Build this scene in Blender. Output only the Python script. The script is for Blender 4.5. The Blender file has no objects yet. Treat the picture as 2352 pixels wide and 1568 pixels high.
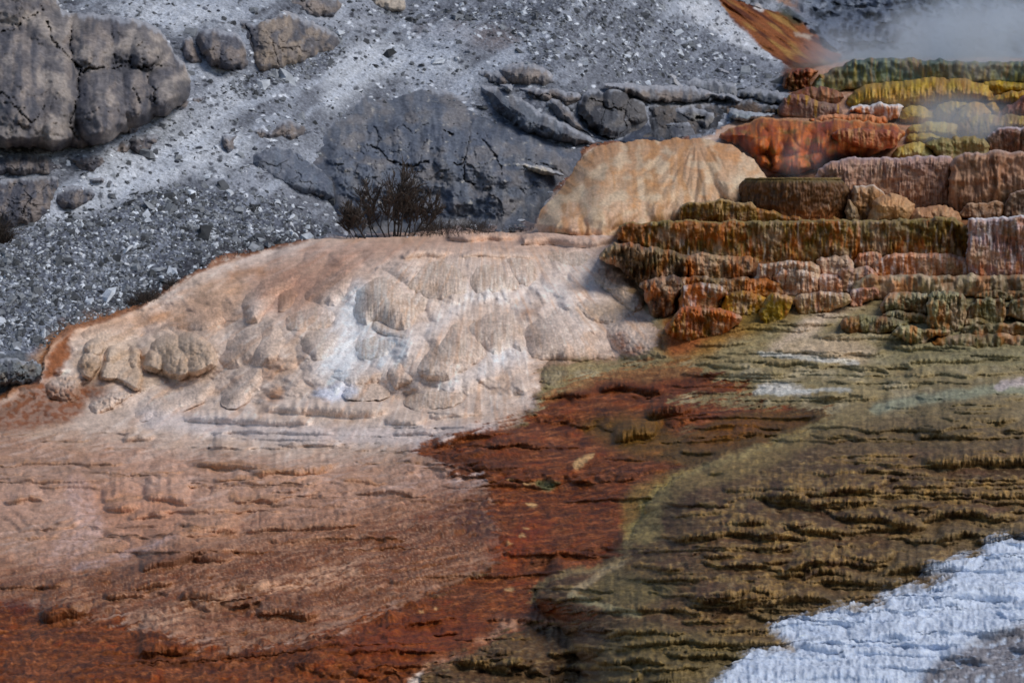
import bpy, bmesh, math, random
import numpy as np
from mathutils import Vector

# ---------------------------------------------------------------- camera, sky, sun, exposure
scene = bpy.context.scene
C = scene.collection
R = math.radians
FOV = 28.0                       # horizontal field of view
W2, H2 = 1176.0, 784.0           # half size of the 2352 x 1568 measuring frame
F = W2 / math.tan(R(FOV / 2))    # focal length in those units
HOR = 440.0                      # row of the eye-level line
PITCH = math.atan((H2 - HOR) / F)
CAMZ = 4.0
cam_data = bpy.data.cameras.new("camera")
cam = bpy.data.objects.new("camera", cam_data)
C.objects.link(cam)
cam.location = (0, 0, CAMZ)
cam.rotation_euler = (R(90) - PITCH, 0, 0)
cam_data.sensor_width = 36.0
cam_data.lens = 18.0 / math.tan(R(FOV / 2))
cam_data.clip_end = 2000
cam_data.dof.use_dof = True
cam_data.dof.focus_distance = 19.0
cam_data.dof.aperture_fstop = 5.0
scene.camera = cam

SUN_EL, SUN_AZ = R(50), R(108)   # azimuth clockwise from +Y (north): right of and behind the camera
world = bpy.data.worlds.new("World")
scene.world = world
world.use_nodes = True
nt = world.node_tree
sky = nt.nodes.new("ShaderNodeTexSky")
sky.sky_type = 'NISHITA'
sky.sun_disc = False
sky.sun_elevation = SUN_EL
sky.sun_rotation = SUN_AZ
nt.links.new(sky.outputs[0], nt.nodes["Background"].inputs[0])
nt.nodes["Background"].inputs[1].default_value = 0.077
sun_data = bpy.data.lights.new("sun", 'SUN')
sun_data.energy = 1.75
sun_data.angle = R(34)
sun_data.color = (1.0, 0.94, 0.86)
sun = bpy.data.objects.new("sun", sun_data)
C.objects.link(sun)
sd = Vector((math.sin(SUN_AZ) * math.cos(SUN_EL), math.cos(SUN_AZ) * math.cos(SUN_EL), math.sin(SUN_EL)))
sun.rotation_euler = sd.to_track_quat('Z', 'Y').to_euler()
scene.view_settings.view_transform = 'Standard'
scene.view_settings.look = 'None'
scene.view_settings.gamma = 1
scene.view_settings.exposure = 0.34
scene.cycles.volume_bounces = 2
scene.cycles.volume_step_rate = 2.0
scene.cycles.volume_max_steps = 64

# ---------------------------------------------------------------- noise
f32 = np.float32

def _h(ix, iy, s):
    h = (ix.astype(np.uint32) * np.uint32(374761393) + iy.astype(np.uint32) * np.uint32(668265263) + np.uint32((s * 2246822519 + 3266489917) & 0xffffffff))
    h = (h ^ (h >> np.uint32(13))) * np.uint32(1274126177)
    h = (h ^ (h >> np.uint32(15))) * np.uint32(2246822519)
    return h ^ (h >> np.uint32(16))

def perlin(x, y, s=0):
    x = np.asarray(x, f32); y = np.asarray(y, f32)
    xi = np.floor(x); yi = np.floor(y)
    fx = x - xi; fy = y - yi
    ix = xi.astype(np.int64); iy = yi.astype(np.int64)
    u = fx * fx * fx * (fx * (fx * 6 - 15) + 10); v = fy * fy * fy * (fy * (fy * 6 - 15) + 10)
    def g(dx, dy):
        a = (_h(ix + dx, iy + dy, s) & np.uint32(0xffff)).astype(f32) * f32(2 * math.pi / 65536)
        return np.cos(a) * (fx - dx) + np.sin(a) * (fy - dy)
    a = g(0, 0); b = g(1, 0); c = g(0, 1); d = g(1, 1)
    return ((a + (b - a) * u) * (1 - v) + (c + (d - c) * u) * v) * 1.5

def fbm(x, y, s=0, o=3, gain=.5):
    t = 0; a = 1.0; n = 0
    for k in range(o):
        t = t + a * perlin(x * 2 ** k + 17.3 * k, y * 2 ** k - 9.1 * k, s + k); n += a; a *= gain
    return t / n * 1.3

def worley(x, y, s=0):
    """distance to the nearest and second nearest feature point, and the id hash of the nearest"""
    x = np.asarray(x, f32); y = np.asarray(y, f32)
    ix = np.floor(x).astype(np.int64); iy = np.floor(y).astype(np.int64)
    f1 = np.full(x.shape, 9, f32); f2 = f1.copy(); idn = np.zeros(x.shape, f32)
    for dx in (-1, 0, 1):
        for dy in (-1, 0, 1):
            h = _h(ix + dx, iy + dy, s)
            px = (ix + dx) + (h & np.uint32(0x3ff)).astype(f32) / 1024
            py = (iy + dy) + ((h >> np.uint32(10)) & np.uint32(0x3ff)).astype(f32) / 1024
            d = np.hypot(px - x, py - y).astype(f32)
            near = d < f1
            f2 = np.where(near, f1, np.minimum(f2, d))
            idn = np.where(near, (h >> np.uint32(20)).astype(f32) / 4096, idn)
            f1 = np.where(near, d, f1)
    return f1, f2, idn

def sstep(a, b, x):
    t = np.clip((x - a) / (b - a), 0, 1)
    return t * t * (3 - 2 * t)

def lin(c):
    c = np.asarray(c, f32) / 255.0
    return np.where(c <= .04045, c / 12.92, ((c + .055) / 1.055) ** 2.4)

# ---------------------------------------------------------------- measuring: (u, v) in the 2352 x 1568 frame -> metres
cp, sp = math.cos(PITCH), math.sin(PITCH)

def world_at(u, v, Y):
    """the point at ground distance Y (metres ahead) that is seen at u, v"""
    a = (np.asarray(u) - W2) / F; b = (H2 - np.asarray(v)) / F
    fy = cp + b * sp
    k = np.asarray(Y) / fy
    return np.stack([a * k, np.asarray(Y) + 0 * k, CAMZ + (-sp + b * cp) * k], -1)

CROPS = {0: (0, 0, 1.0), 1: (0, 0, .3356), 2: (786.4, 0, .3356), 3: (1565.6, 0, .3356), 4: (0, 520.3, .3356), 5: (786.4, 520.3, .3356),
         6: (1565.6, 520.3, .3356), 7: (0, 1041.7, .3356), 8: (786.4, 1041.7, .3356), 9: (1565.6, 1041.7, .3356),
         11: (1391.4, 121, .20833), 12: (1868.1, 121, .20833), 13: (1330.9, 471.9, .20833), 14: (1868.1, 471.9, .20833),
         15: (695.7, 338.8, .20833), 16: (544.5, 544.5, .20833)}

def pts(c, s):
    """'x,y x,y ...' measured in an enlargement -> array in the frame's units"""
    ox, oy, k = CROPS[c]
    a = np.array([[float(q) for q in p.split(',')] for p in s.split()])
    return a * k + (ox, oy)

def chaikin(p, n=2, closed=True):
    for _ in range(n):
        if closed:
            q = np.roll(p, -1, 0); p = np.stack([p * .75 + q * .25, p * .25 + q * .75], 1).reshape(-1, 2)
        else:
            a, b = p[:-1], p[1:]
            p = np.concatenate([p[:1], np.stack([a * .75 + b * .25, a * .25 + b * .75], 1).reshape(-1, 2), p[-1:]])
    return p

def seg_dist(U, V, p, closed=True, near=False):
    """distance to a polyline; with closed, positive inside"""
    sh = U.shape; U = U.ravel().astype(f32); V = V.ravel().astype(f32)
    best = np.full(U.shape, 1e9, f32); nx = U.copy(); ny = V.copy(); ins = np.zeros(U.shape, bool)
    q = np.roll(p, -1, 0) if closed else p[1:]
    a = p if closed else p[:-1]
    for (ax, ay), (bx, by) in zip(a.astype(f32), q.astype(f32)):
        dx, dy = bx - ax, by - ay; L = dx * dx + dy * dy + 1e-9
        t = np.clip(((U - ax) * dx + (V - ay) * dy) / L, 0, 1)
        cx, cy = ax + t * dx, ay + t * dy
        d = (U - cx) ** 2 + (V - cy) ** 2
        m = d < best
        best = np.where(m, d, best)
        if near: nx = np.where(m, cx, nx); ny = np.where(m, cy, ny)
        if closed and ay != by:
            ins ^= ((ay > V) != (by > V)) & (U < (bx - ax) * (V - ay) / (by - ay) + ax)
    d = np.sqrt(best)
    if closed: d = np.where(ins, d, -d)
    if near: return d.reshape(sh), nx.reshape(sh), ny.reshape(sh)
    return d.reshape(sh)

# ---------------------------------------------------------------- objects and materials
def tag(o, label=None, cat=None, group=None, kind=None):
    for k, v in (('label', label), ('category', cat), ('group', group), ('kind', kind)):
        if v: o[k] = v
    return o

def mesh_np(name, co, quads, mat, col=None, wet=None, parent=None, smooth=True, tris=None):
    me = bpy.data.meshes.new(name)
    co = np.ascontiguousarray(co, f32); n = len(co)
    fl = []
    k = 4 if quads is not None else 3
    fc = np.ascontiguousarray(quads if quads is not None else tris, np.int32)
    me.vertices.add(n); me.vertices.foreach_set('co', co.ravel())
    me.loops.add(fc.size); me.loops.foreach_set('vertex_index', fc.ravel())
    me.polygons.add(len(fc))
    me.polygons.foreach_set('loop_start', np.arange(0, fc.size, k, dtype=np.int32))
    me.polygons.foreach_set('use_smooth', np.full(len(fc), smooth))
    if col is not None:
        at = me.color_attributes.new('Col', 'FLOAT_COLOR', 'POINT')
        at.data.foreach_set('color', np.concatenate([np.clip(col, .004, .86), np.ones((n, 1))], 1).astype(f32).ravel())
    if wet is not None:
        at = me.attributes.new('Wet', 'FLOAT', 'POINT')
        at.data.foreach_set('value', np.broadcast_to(np.asarray(wet, f32), (n,)).astype(f32).copy())
    me.update(calc_edges=True)
    me.validate()
    me.materials.append(mat)
    o = bpy.data.objects.new(name, me)
    C.objects.link(o)
    if parent: o.parent = parent
    return o

def surface_mat(name, scale=22.0, bump=.35, dist=.02, vary=.5, pit=.0, rough=(.85, .38), stretch=(1, 1, 1), spec=.35):
    m = bpy.data.materials.new(name); m.use_nodes = True
    t = m.node_tree; N = t.nodes; L = t.links
    b = N["Principled BSDF"]
    at = N.new('ShaderNodeAttribute'); at.attribute_name = 'Col'
    wt = N.new('ShaderNodeAttribute'); wt.attribute_name = 'Wet'
    tc = N.new('ShaderNodeTexCoord'); mp = N.new('ShaderNodeMapping'); mp.inputs['Scale'].default_value = stretch
    L.new(tc.outputs['Object'], mp.inputs[0])
    n1 = N.new('ShaderNodeTexNoise'); n1.inputs['Scale'].default_value = scale; n1.inputs['Detail'].default_value = 6; n1.inputs['Roughness'].default_value = .65
    n2 = N.new('ShaderNodeTexNoise'); n2.inputs['Scale'].default_value = scale * .17; n2.inputs['Detail'].default_value = 4
    vo = N.new('ShaderNodeTexVoronoi'); vo.inputs['Scale'].default_value = scale * .8
    for q in (n1, n2, vo): L.new(mp.outputs[0], q.inputs['Vector'])
    mr = N.new('ShaderNodeMapRange'); mr.inputs[1].default_value = .3; mr.inputs[2].default_value = .7
    mr.inputs[3].default_value = 1 - vary; mr.inputs[4].default_value = 1 + vary
    L.new(n1.outputs[0], mr.inputs[0])
    mr2 = N.new('ShaderNodeMapRange'); mr2.inputs[1].default_value = .3; mr2.inputs[2].default_value = .7
    mr2.inputs[3].default_value = 1 - vary * .4; mr2.inputs[4].default_value = 1 + vary * .4
    L.new(n2.outputs[0], mr2.inputs[0])
    mu = N.new('ShaderNodeMath'); mu.operation = 'MULTIPLY'; L.new(mr.outputs[0], mu.inputs[0]); L.new(mr2.outputs[0], mu.inputs[1])
    vm = N.new('ShaderNodeVectorMath'); vm.operation = 'SCALE'; L.new(at.outputs['Color'], vm.inputs[0]); L.new(mu.outputs[0], vm.inputs['Scale'])
    L.new(vm.outputs[0], b.inputs['Base Color'])
    rr = N.new('ShaderNodeMapRange'); rr.inputs[3].default_value = rough[0]; rr.inputs[4].default_value = rough[1]
    L.new(wt.outputs['Fac'], rr.inputs[0]); L.new(rr.outputs[0], b.inputs['Roughness'])
    b.inputs['Specular IOR Level'].default_value = spec
    ad = N.new('ShaderNodeMath'); ad.operation = 'MULTIPLY_ADD'; ad.inputs[1].default_value = -pit
    L.new(vo.outputs['Distance'], ad.inputs[0]); L.new(n1.outputs[0], ad.inputs[2])
    bp = N.new('ShaderNodeBump'); bp.inputs['Strength'].default_value = bump; bp.inputs['Distance'].default_value = dist
    L.new(ad.outputs[0], bp.inputs['Height']); L.new(bp.outputs[0], b.inputs['Normal'])
    return m

M_HILL = surface_mat('talus_rock', 16, .8, .05, .42, .5, (.95, .8), spec=.15)
M_ROCK = surface_mat('grey_rock', 9, .4, .03, .28, .3, (.95, .7), spec=.15)
M_CREAM = surface_mat('cream_travertine', 34, .5, .014, .24, .5, (.7, .42), spec=.22)
M_MAT = surface_mat('wet_bacterial_mat', 34, .7, .016, .40, .7, (.85, .5), spec=.18)
M_TERR = surface_mat('brown_travertine', 30, .7, .018, .40, .5, (.85, .5), spec=.18)
M_WHITE = surface_mat('white_travertine', 40, .6, .012, .12, .8, (.9, .6), spec=.2)
M_FALL = surface_mat('streaked_travertine', 22, .4, .018, .22, .2, (.8, .42), (1, 1, .4))

# ---------------------------------------------------------------- the lie of the land: ground distance along columns of the measuring frame
def hillY(s, Yb, vb):
    zb = -(vb - HOR) / F * Yb
    return lambda v: (s * Yb - zb) / (s + (v - HOR) / F)

def col(front, s, Yb, vb, vs):
    h = hillY(s, Yb, vb)
    return front + [(v, h(v)) for v in vs]

COLS = {
    -800: col([(2300, 8.2), (1568, 13.4), (1300, 17.6), (1100, 22.6), (1000, 25.5)], .5, 27.0, 945, (945, 800, 600, 400, 200, 0, -250, -500)),
    0: col([(2300, 8.2), (1568, 13.5), (1300, 17.8), (1100, 22.6), (985, 25.8)], .5, 27.2, 930, (930, 800, 600, 400, 200, 0, -250, -500)),
    300: col([(2300, 8.2), (1568, 13.5), (1300, 17.6), (1100, 22), (1000, 25), (930, 27), (850, 28.4), (760, 29.8)], .5, 30.8, 690, (690, 500, 300, 100, 0, -250, -500)),
    600: col([(2300, 8.2), (1568, 13.5), (1300, 17.4), (1100, 21.5), (980, 25), (930, 26.6), (800, 28.6), (650, 31)], .5, 33.6, 578, (578, 500, 300, 100, 0, -250, -500)),
    900: col([(2300, 8.2), (1568, 13.5), (1300, 17.2), (1100, 21), (980, 24.6), (920, 26.6), (800, 28.4), (650, 30.4), (570, 31.8)], .5, 37.5, 536, (536, 450, 300, 150, 0, -250, -500)),
    1300: col([(2300, 8.2), (1568, 13.4), (1300, 16.8), (1100, 20.2), (960, 24), (850, 26.6), (760, 28.2), (600, 31.2), (560, 32.4), (525, 37)], .5, 38.5, 505, (505, 400, 300, 150, 0, -250, -500)),
    1600: [(2300, 8.2), (1568, 13.4), (1300, 15.8), (1120, 18.2), (1000, 21), (930, 23), (830, 25.2), (750, 26.4), (640, 29), (580, 30.6), (510, 33.8), (470, 38.5),
           (330, 43), (300, 46.5), (150, 52.5), (0, 58), (-250, 68), (-500, 80)],
    1950: [(2300, 8.2), (1568, 13.6), (1300, 15.9), (1080, 18.4), (960, 20.6), (880, 23), (830, 24.6), (750, 26.2), (640, 29.4), (580, 31), (510, 34.5), (470, 38.5),
           (350, 43), (270, 47), (180, 52), (140, 58), (125, 63), (0, 72), (-250, 92), (-500, 120)],
    2352: [(2300, 8.2), (1568, 13.6), (1300, 15.9), (1080, 18.4), (960, 20.6), (880, 22.6), (830, 24.0), (750, 26.0), (640, 29.4), (580, 31), (510, 34.5), (470, 38.5),
           (350, 43), (270, 47), (180, 52), (140, 58), (125, 63), (0, 72), (-250, 92), (-500, 120)],
    3200: [(2300, 8.2), (1568, 13.6), (1300, 15.9), (1080, 18.4), (960, 20.6), (880, 22.6), (830, 24.0), (750, 26.0), (640, 29.4), (580, 31), (510, 34.5), (470, 38.5),
           (350, 43), (270, 47), (180, 52), (140, 58), (125, 63), (0, 72), (-250, 92), (-500, 120)],
}
LU = np.arange(-800, 3201, 8.0); LV = np.arange(-500, 2301, 4.0)
_cu = np.array(sorted(COLS), float)
_cy = np.stack([np.interp(LV, [a for a, b in sorted(COLS[int(k)])], [b for a, b in sorted(COLS[int(k)])]) for k in _cu])
def _sm(a, n, ax):
    k = np.hanning(2 * n + 3)[1:-1]; k /= k.sum()
    a = np.moveaxis(a, ax, -1)
    p = np.concatenate([np.repeat(a[..., :1], n, -1), a, np.repeat(a[..., -1:], n, -1)], -1)
    o = sum(k[i] * p[..., i:i + a.shape[-1]] for i in range(2 * n + 1))
    return np.moveaxis(o, -1, ax)
_cy = _sm(1 / _cy, 4, 1)
YG = 1 / np.stack([np.interp(LU, _cu, _cy[:, i]) for i in range(len(LV))])
YG = _sm(YG, 9, 1)

def Yb(u, v):
    x = np.clip((np.asarray(u, float) + 800) / 8, 0, len(LU) - 1.001); y = np.clip((np.asarray(v, float) + 500) / 4, 0, len(LV) - 1.001)
    i = x.astype(int); j = y.astype(int); x = x - i; y = y - j
    return (YG[j, i] * (1 - x) + YG[j, i + 1] * x) * (1 - y) + (YG[j + 1, i] * (1 - x) + YG[j + 1, i + 1] * x) * y

# ---------------------------------------------------------------- ground sheet: one grid, later cut into hillside, slopes, mat and crust
us = np.concatenate([np.arange(-720, 0, 16), np.arange(0, 2352, 2.4), np.arange(2352, 3080, 16)])
vs = np.concatenate([np.arange(-440, 0, 14), np.arange(0, 1568, 2.2), np.arange(1568, 2250, 14)])
U, V = np.meshgrid(us, vs)
U = U.astype(f32); V = V.astype(f32)
Yt = Yb(U, V).astype(f32)

HILL = np.concatenate([pts(0, "-900,940 0,930 20,890 60,884 95,880 100,840 112,800 130,775 150,757 190,745 240,735 285,715 330,698 360,680 385,662 400,645 430,632 460,618 490,603 520,594 560,584 600,574 650,562 700,551 760,541 800,545 850,546 900,540 960,541 1020,536 1080,534 1150,531 1230,529 1240,490 1270,455 1300,425 1315,395 1330,370 1350,342 1400,334 1520,328 1600,322 1640,316 1655,292 1700,276 1780,264 1830,255 1822,225 1805,200 1825,170 1900,150 1950,138 2352,132 3300,130 3300,-700 -900,-700")])
CHUTE = pts(0, "1640,-20 1690,0 1760,18 1800,30 1850,58 1890,92 1945,132 1900,152 1835,168 1800,150 1750,108 1700,62 1660,20")
CREAM = pts(0, "-900,990 0,985 100,1000 300,1010 500,1040 700,1050 900,1040 960,1020 1060,1005 1190,965 1230,930 1240,880 1260,835 1400,830 1520,826 1535,800 1520,750 1490,705 1440,640 1400,590 1420,545 1500,480 1700,450 1800,300 1200,300 1100,480 500,500 100,700 -100,860 -900,900")
RED = pts(0, "1225,940 1250,915 1280,892 1340,868 1400,850 1480,836 1580,830 1640,858 1690,880 1732,888 1728,902 1640,912 1500,918 1700,930 1925,938 1880,972 1840,992 1700,1030 1575,985 1560,1010 1518,1042 1560,1066 1600,1076 1540,1100 1510,1122 1495,1150 1470,1195 1450,1232 1420,1262 1448,1282 1380,1300 1290,1320 1240,1340 1215,1378 1280,1392 1380,1412 1335,1440 1290,1430 1200,1440 1100,1490 1000,1530 950,1570 900,1900 -900,1900 -900,1390 0,1385 120,1400 260,1430 420,1470 520,1500 640,1480 760,1455 860,1420 950,1380 1040,1345 1110,1315 1160,1275 1140,1225 1130,1190 1118,1130 1110,1092 1040,1082 990,1060 940,1035 1000,1010 1100,985 1200,968")
MOTTLE = pts(0, "-900,1310 0,1300 150,1290 300,1282 400,1240 520,1190 700,1160 900,1130 1050,1110 1120,1100 1140,1200 1170,1270 1120,1320 1000,1375 860,1425 760,1460 640,1485 520,1505 400,1470 240,1420 0,1390 -900,1390")
WHITE = pts(0, "3300,1225 2352,1238 2300,1240 2272,1246 2258,1262 2256,1276 2200,1284 2132,1302 2118,1318 2210,1326 2170,1342 2140,1352 2085,1352 2030,1362 2020,1378 2032,1394 1960,1400 1880,1402 1870,1420 1820,1426 1768,1442 1800,1470 1815,1485 1830,1502 1780,1496 1720,1502 1690,1528 1660,1548 1636,1570 1600,1700 1500,1900 1500,2400 3300,2400")
CORNER = pts(0, "3300,1380 2352,1447 2310,1458 2250,1480 2200,1502 2150,1525 2110,1560 2090,1640 2150,1720 3300,1640")

# warped sampling position, so that painted mineral borders are ragged
w1 = fbm(U / 46, V / 30, 5, 3); w2 = fbm(U / 46, V / 30, 9, 3)
w3 = perlin(U / 9, V / 6, 15); w4 = perlin(U / 9, V / 6, 19)
Uw = U + 13 * w1 + 4.5 * w3; Vw = V + 7 * w2 + 2.6 * w4

RAGN = 0.0
def in_poly(p, feather, warp=1.0, n=2, rag=0.0):
    p = chaikin(p, n)
    m = np.zeros(U.shape, f32)
    x0, y0 = p.min(0) - feather - 25; x1, y1 = p.max(0) + feather + 25
    i0, i1 = np.searchsorted(us, [x0, x1]); j0, j1 = np.searchsorted(vs, [y0, y1])
    if i1 <= i0 or j1 <= j0: return m
    s = (slice(j0, j1), slice(i0, i1))
    d = seg_dist(U[s] + warp * (Uw - U)[s], V[s] + warp * (Vw - V)[s], p)
    if rag: d = d + rag * RAGN[s]
    m[s] = sstep(-feather, feather, d)
    return m

def on_line(p, width, feather=None, warp=1.0, taper=False):
    feather = feather or width
    p = chaikin(p, 2, False)
    m = np.zeros(U.shape, f32)
    x0, y0 = p.min(0) - width - feather - 25; x1, y1 = p.max(0) + width + feather + 25
    i0, i1 = np.searchsorted(us, [x0, x1]); j0, j1 = np.searchsorted(vs, [y0, y1])
    if i1 <= i0 or j1 <= j0: return m
    s = (slice(j0, j1), slice(i0, i1))
    d = seg_dist(U[s] + warp * (Uw - U)[s], V[s] + warp * (Vw - V)[s], p, False)
    m[s] = 1 - sstep(width * .5, width * .5 + feather, d)
    return m

RAGN = (fbm((-.97 * U + .25 * V) / 90, (.25 * U + .97 * V) / 8, 48, 3) + .7 * fbm((-.97 * U + .25 * V) / 26, (.25 * U + .97 * V) / 3.6, 49, 2)).astype(f32)
hill = in_poly(HILL, 3, .55)
chute = in_poly(CHUTE, 4, .5)
cream = in_poly(CREAM, 45, 1.5, rag=22) * (1 - hill)
red = in_poly(RED, 10, 1.3, rag=22) * (1 - hill)
mottle = in_poly(MOTTLE, 60, 2.2, rag=45) * (1 - hill)
white = in_poly(WHITE, 17, 1.1, rag=15)
corner = in_poly(CORNER, 16)
# what is left over: right = brown terraces, left = tan foreground
split = pts(0, "1240,880 1235,940 1130,1000 1110,1090 1180,1270 1100,1320 950,1380 900,1500 900,2400 3300,2400 3300,400 1420,400 1420,540 1400,600 1530,760 1500,826 1260,835")
bank = pts(0, '1430,1262 1450,1232 1500,1135 1545,1100 1600,1078 1700,1050 1800,1010 1900,970 2050,935 2200,905 2352,880 3300,860 3300,2400 1500,2400 1350,1568 1300,1450 1220,1380 1240,1340 1400,1300')
right = in_poly(split, 9, 1.0, rag=8) * (1 - hill)
tan = np.clip(1 - hill - right - cream, 0, 1)
hmask = hill * (1 - chute)

# shared noise fields
X0 = world_at(U, V, Yt); GX = X0[..., 0].astype(f32); GY = X0[..., 1].astype(f32)
nb = fbm(U / 240, V / 150, 21, 2)
nm = fbm(U / 70, V / 40, 25, 3)
nf = fbm(U / 17, V / 11, 29, 2)
nh = fbm(U / 75 + V / 190, V / 7.5, 33, 3)                   # level streaks
nh2 = perlin(U / 26 + V / 90, V / 4.2, 37)
ang = np.arctan2(U - 1110, V - 380); rad = np.hypot(U - 1110, (V - 380) * 1.2)
nflow = fbm(ang * 26, rad / 130, 41, 3)                      # threads of water fanning down the cream mound
nflow2 = perlin(ang * 75, rad / 60, 43)
al_ = -.97 * U + .25 * V; ac_ = .25 * U + .97 * V
nd2 = fbm(al_ / 110, ac_ / 9, 48, 3)      # threads running down to the near left
nd3 = fbm(al_ / 40, ac_ / 5, 49, 2)
nd = fbm((U * .93 + V * .9) / 210, (V - .22 * (1600 - U)) / 12, 47, 3)   # threads across the foreground

# ---------------------------------------------------------------- relief
dY = np.zeros(U.shape, f32); dz = np.zeros(U.shape, f32)
# grey hillside: rubble
dz += hmask * (.10 * fbm(GX / 1.7, GY / 1.7, 51, 3) + .035 * fbm(GX / .28, GY / .28, 55, 2))
# cream mound: lumps elongated down the flow
wu = U + 30 * nm; wv = V + 22 * fbm(U / 80, V / 60, 62, 2)
lA = np.abs(perlin(ang * 6.2 + .25 * nm, rad / 95 + .3 * nb, 63))                 # rounded lobes with sharp creases between them
an2 = ang + .10 * nm; lB = np.abs(perlin(an2 * 15, rad / 52 + .5 * nb, 65))
lC = np.abs(perlin(an2 * 44 + .3 * nf, rad / 24, 67))
f1c, _, widc = worley(U / 8.5 + w1, V / 6.5 + w2, 69)
pebb = np.clip(1 - f1c * f1c, 0, 1)
crm = np.maximum(cream, 0)
crmD = in_poly(CREAM, 75, 1.0) * (1 - hill)
dY -= crmD * (.38 * lA * (.6 + .5 * nb) + .03 * lB + .018 * lC + .026 * pebb + .03 * nflow + .10 * nm)
# the mound as a whole swells towards the viewer
sw = 1 - ((U - 930) / 560) ** 2 - ((V - 800) / 300) ** 2
dY -= np.clip(sw, 0, 1) ** 1.2 * 1.5 * (1 - hill) * sstep(1480, 1300, U)
for su_, sv_, ru_, rv_, am_ in ((640, 760, 120, 90, .28), (860, 640, 130, 70, .3), (1080, 640, 110, 60, .3), (1000, 830, 150, 90, .35), (1300, 740, 130, 90, .3), (430, 800, 120, 70, .3), (760, 880, 110, 60, .22), (500, 690, 110, 50, .2), (1180, 850, 90, 60, .22), (1330, 640, 90, 50, .2), (200, 830, 80, 50, .2), (300, 900, 110, 40, .2)):
    e_ = 1 - ((U + 12 * nm - su_) / ru_) ** 2 - ((V + 8 * w2 - sv_) / rv_) ** 2
    dY -= crm * am_ * np.clip(e_, 0, 1) ** .8
for su_, sv_, ru_, rv_, am_ in ((1240, 1050, 340, 62, .55), (1420, 945, 220, 40, .4), (1300, 1240, 200, 60, .3), (900, 1500, 300, 60, .3), (380, 1210, 170, 60, .3), (640, 1100, 240, 46, .28), (150, 1180, 150, 50, .25), (520, 1340, 260, 60, .3), (1220, 1500, 160, 50, .35)):
    e_ = 1 - ((U + 26 * nm - su_) / ru_) ** 2 - ((V + 14 * w2 - sv_) / rv_) ** 2
    dY -= am_ * np.clip(e_, 0, 1) ** .9 * (1 - hill)
# foreground: low ledges and pillows
f1d, f2d, widd = worley(U / 88 + .7 * nm, V / 30 + .5 * nm, 73)
pil = np.clip(1 - f1d * f1d * 1.3, 0, 1) * sstep(0, .3, f2d - f1d)
fore = np.clip(tan + mottle * .6, 0, 1)
dz += fore * (.022 * pil * widd + .02 * fbm(GX / .5, GY / .5, 77, 2) + .006 * pebb + .005 * nf)
dz += red * (.03 * fbm(GX / .9, GY / .9, 79, 3) + .007 * nf + .006 * pebb * sstep(0, .5, nm))
dz += mottle * .009 * (pebb - .5)

def terrace(k, phase, amp_w, seed, lobes=1.0):
    """turns a slope into treads and risers: returns the change of distance and a riser mask"""
    vv = np.maximum(V - HOR, 25) + amp_w * (fbm(U / 210, V / 70, seed, 2) * 40 + perlin(U / 44, V / 60, seed + 3) * 7)
    t = k * np.log(np.maximum(vv, 12)) + phase
    kk = np.floor(t); f = t - kk
    per = vv / k
    ft = .64 + .12 * perlin(U / 120 + kk * 3.7, kk * 5.1, seed + 5) + lobes * .07 * np.abs(perlin(U / 30 + kk * 9.7, kk * 2.3, seed + 7))
    ft = np.clip(ft, .45, .88)
    g = np.clip(f / ft, 0, 1) * .93 + .07 * f
    slope = (Yb(U, V + 6) - Yb(U, V - 6)) / 12
    riser = sstep(ft * .8, ft, f)
    return (slope * per * (g - f)).astype(f32), riser.astype(f32), kk

tw = right * sstep(640, 760, V) * (1 - red * .85) * (1 - white * .55)
tY, riser, kk = terrace(19.0, 0.3, 1.0, 81)
tY2, riser2, kk2 = terrace(37.0, 0.1, 1.3, 95)
bd_ = np.zeros(U.shape, f32); _s = (slice(np.searchsorted(vs, 800), None), slice(np.searchsorted(us, 1150), None))
bd_[_s] = seg_dist(U[_s] + 8 * w1[_s], V[_s] + 6 * w2[_s], chaikin(bank, 2))
dY -= 1.9 * np.sqrt(np.clip(1 - (1 - np.clip(bd_ / 230, 0, 1)) ** 2, 0, 1)) * sstep(2200, 1700, V)
smod = .35 + .5 * sstep(-.45, .4, fbm(U / 150, V / 60, 87, 2))
dY += tw * smod * (tY * .35 + tY2 * .42)
rsr = np.clip(riser * .75 + riser2 * .4, 0, 1) * smod * 1.2
flute = np.abs(perlin(U / 7.5 + kk * 7.3, V / 34, 99)) * .7 + np.abs(perlin(U / 17 + kk * 3.1, V / 60, 101))
dY -= tw * rsr * (.02 + .045 * flute) * np.clip((V - HOR) / 700, .4, 1.2)
dz += tw * .008 * nf
tYf, riserf, kkf = terrace(24.0, .6, 1.5, 111, 1.6)
fw = fore * sstep(940, 1010, V) * (.55 + .45 * nb)
dY += fw * tYf * .45
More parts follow.
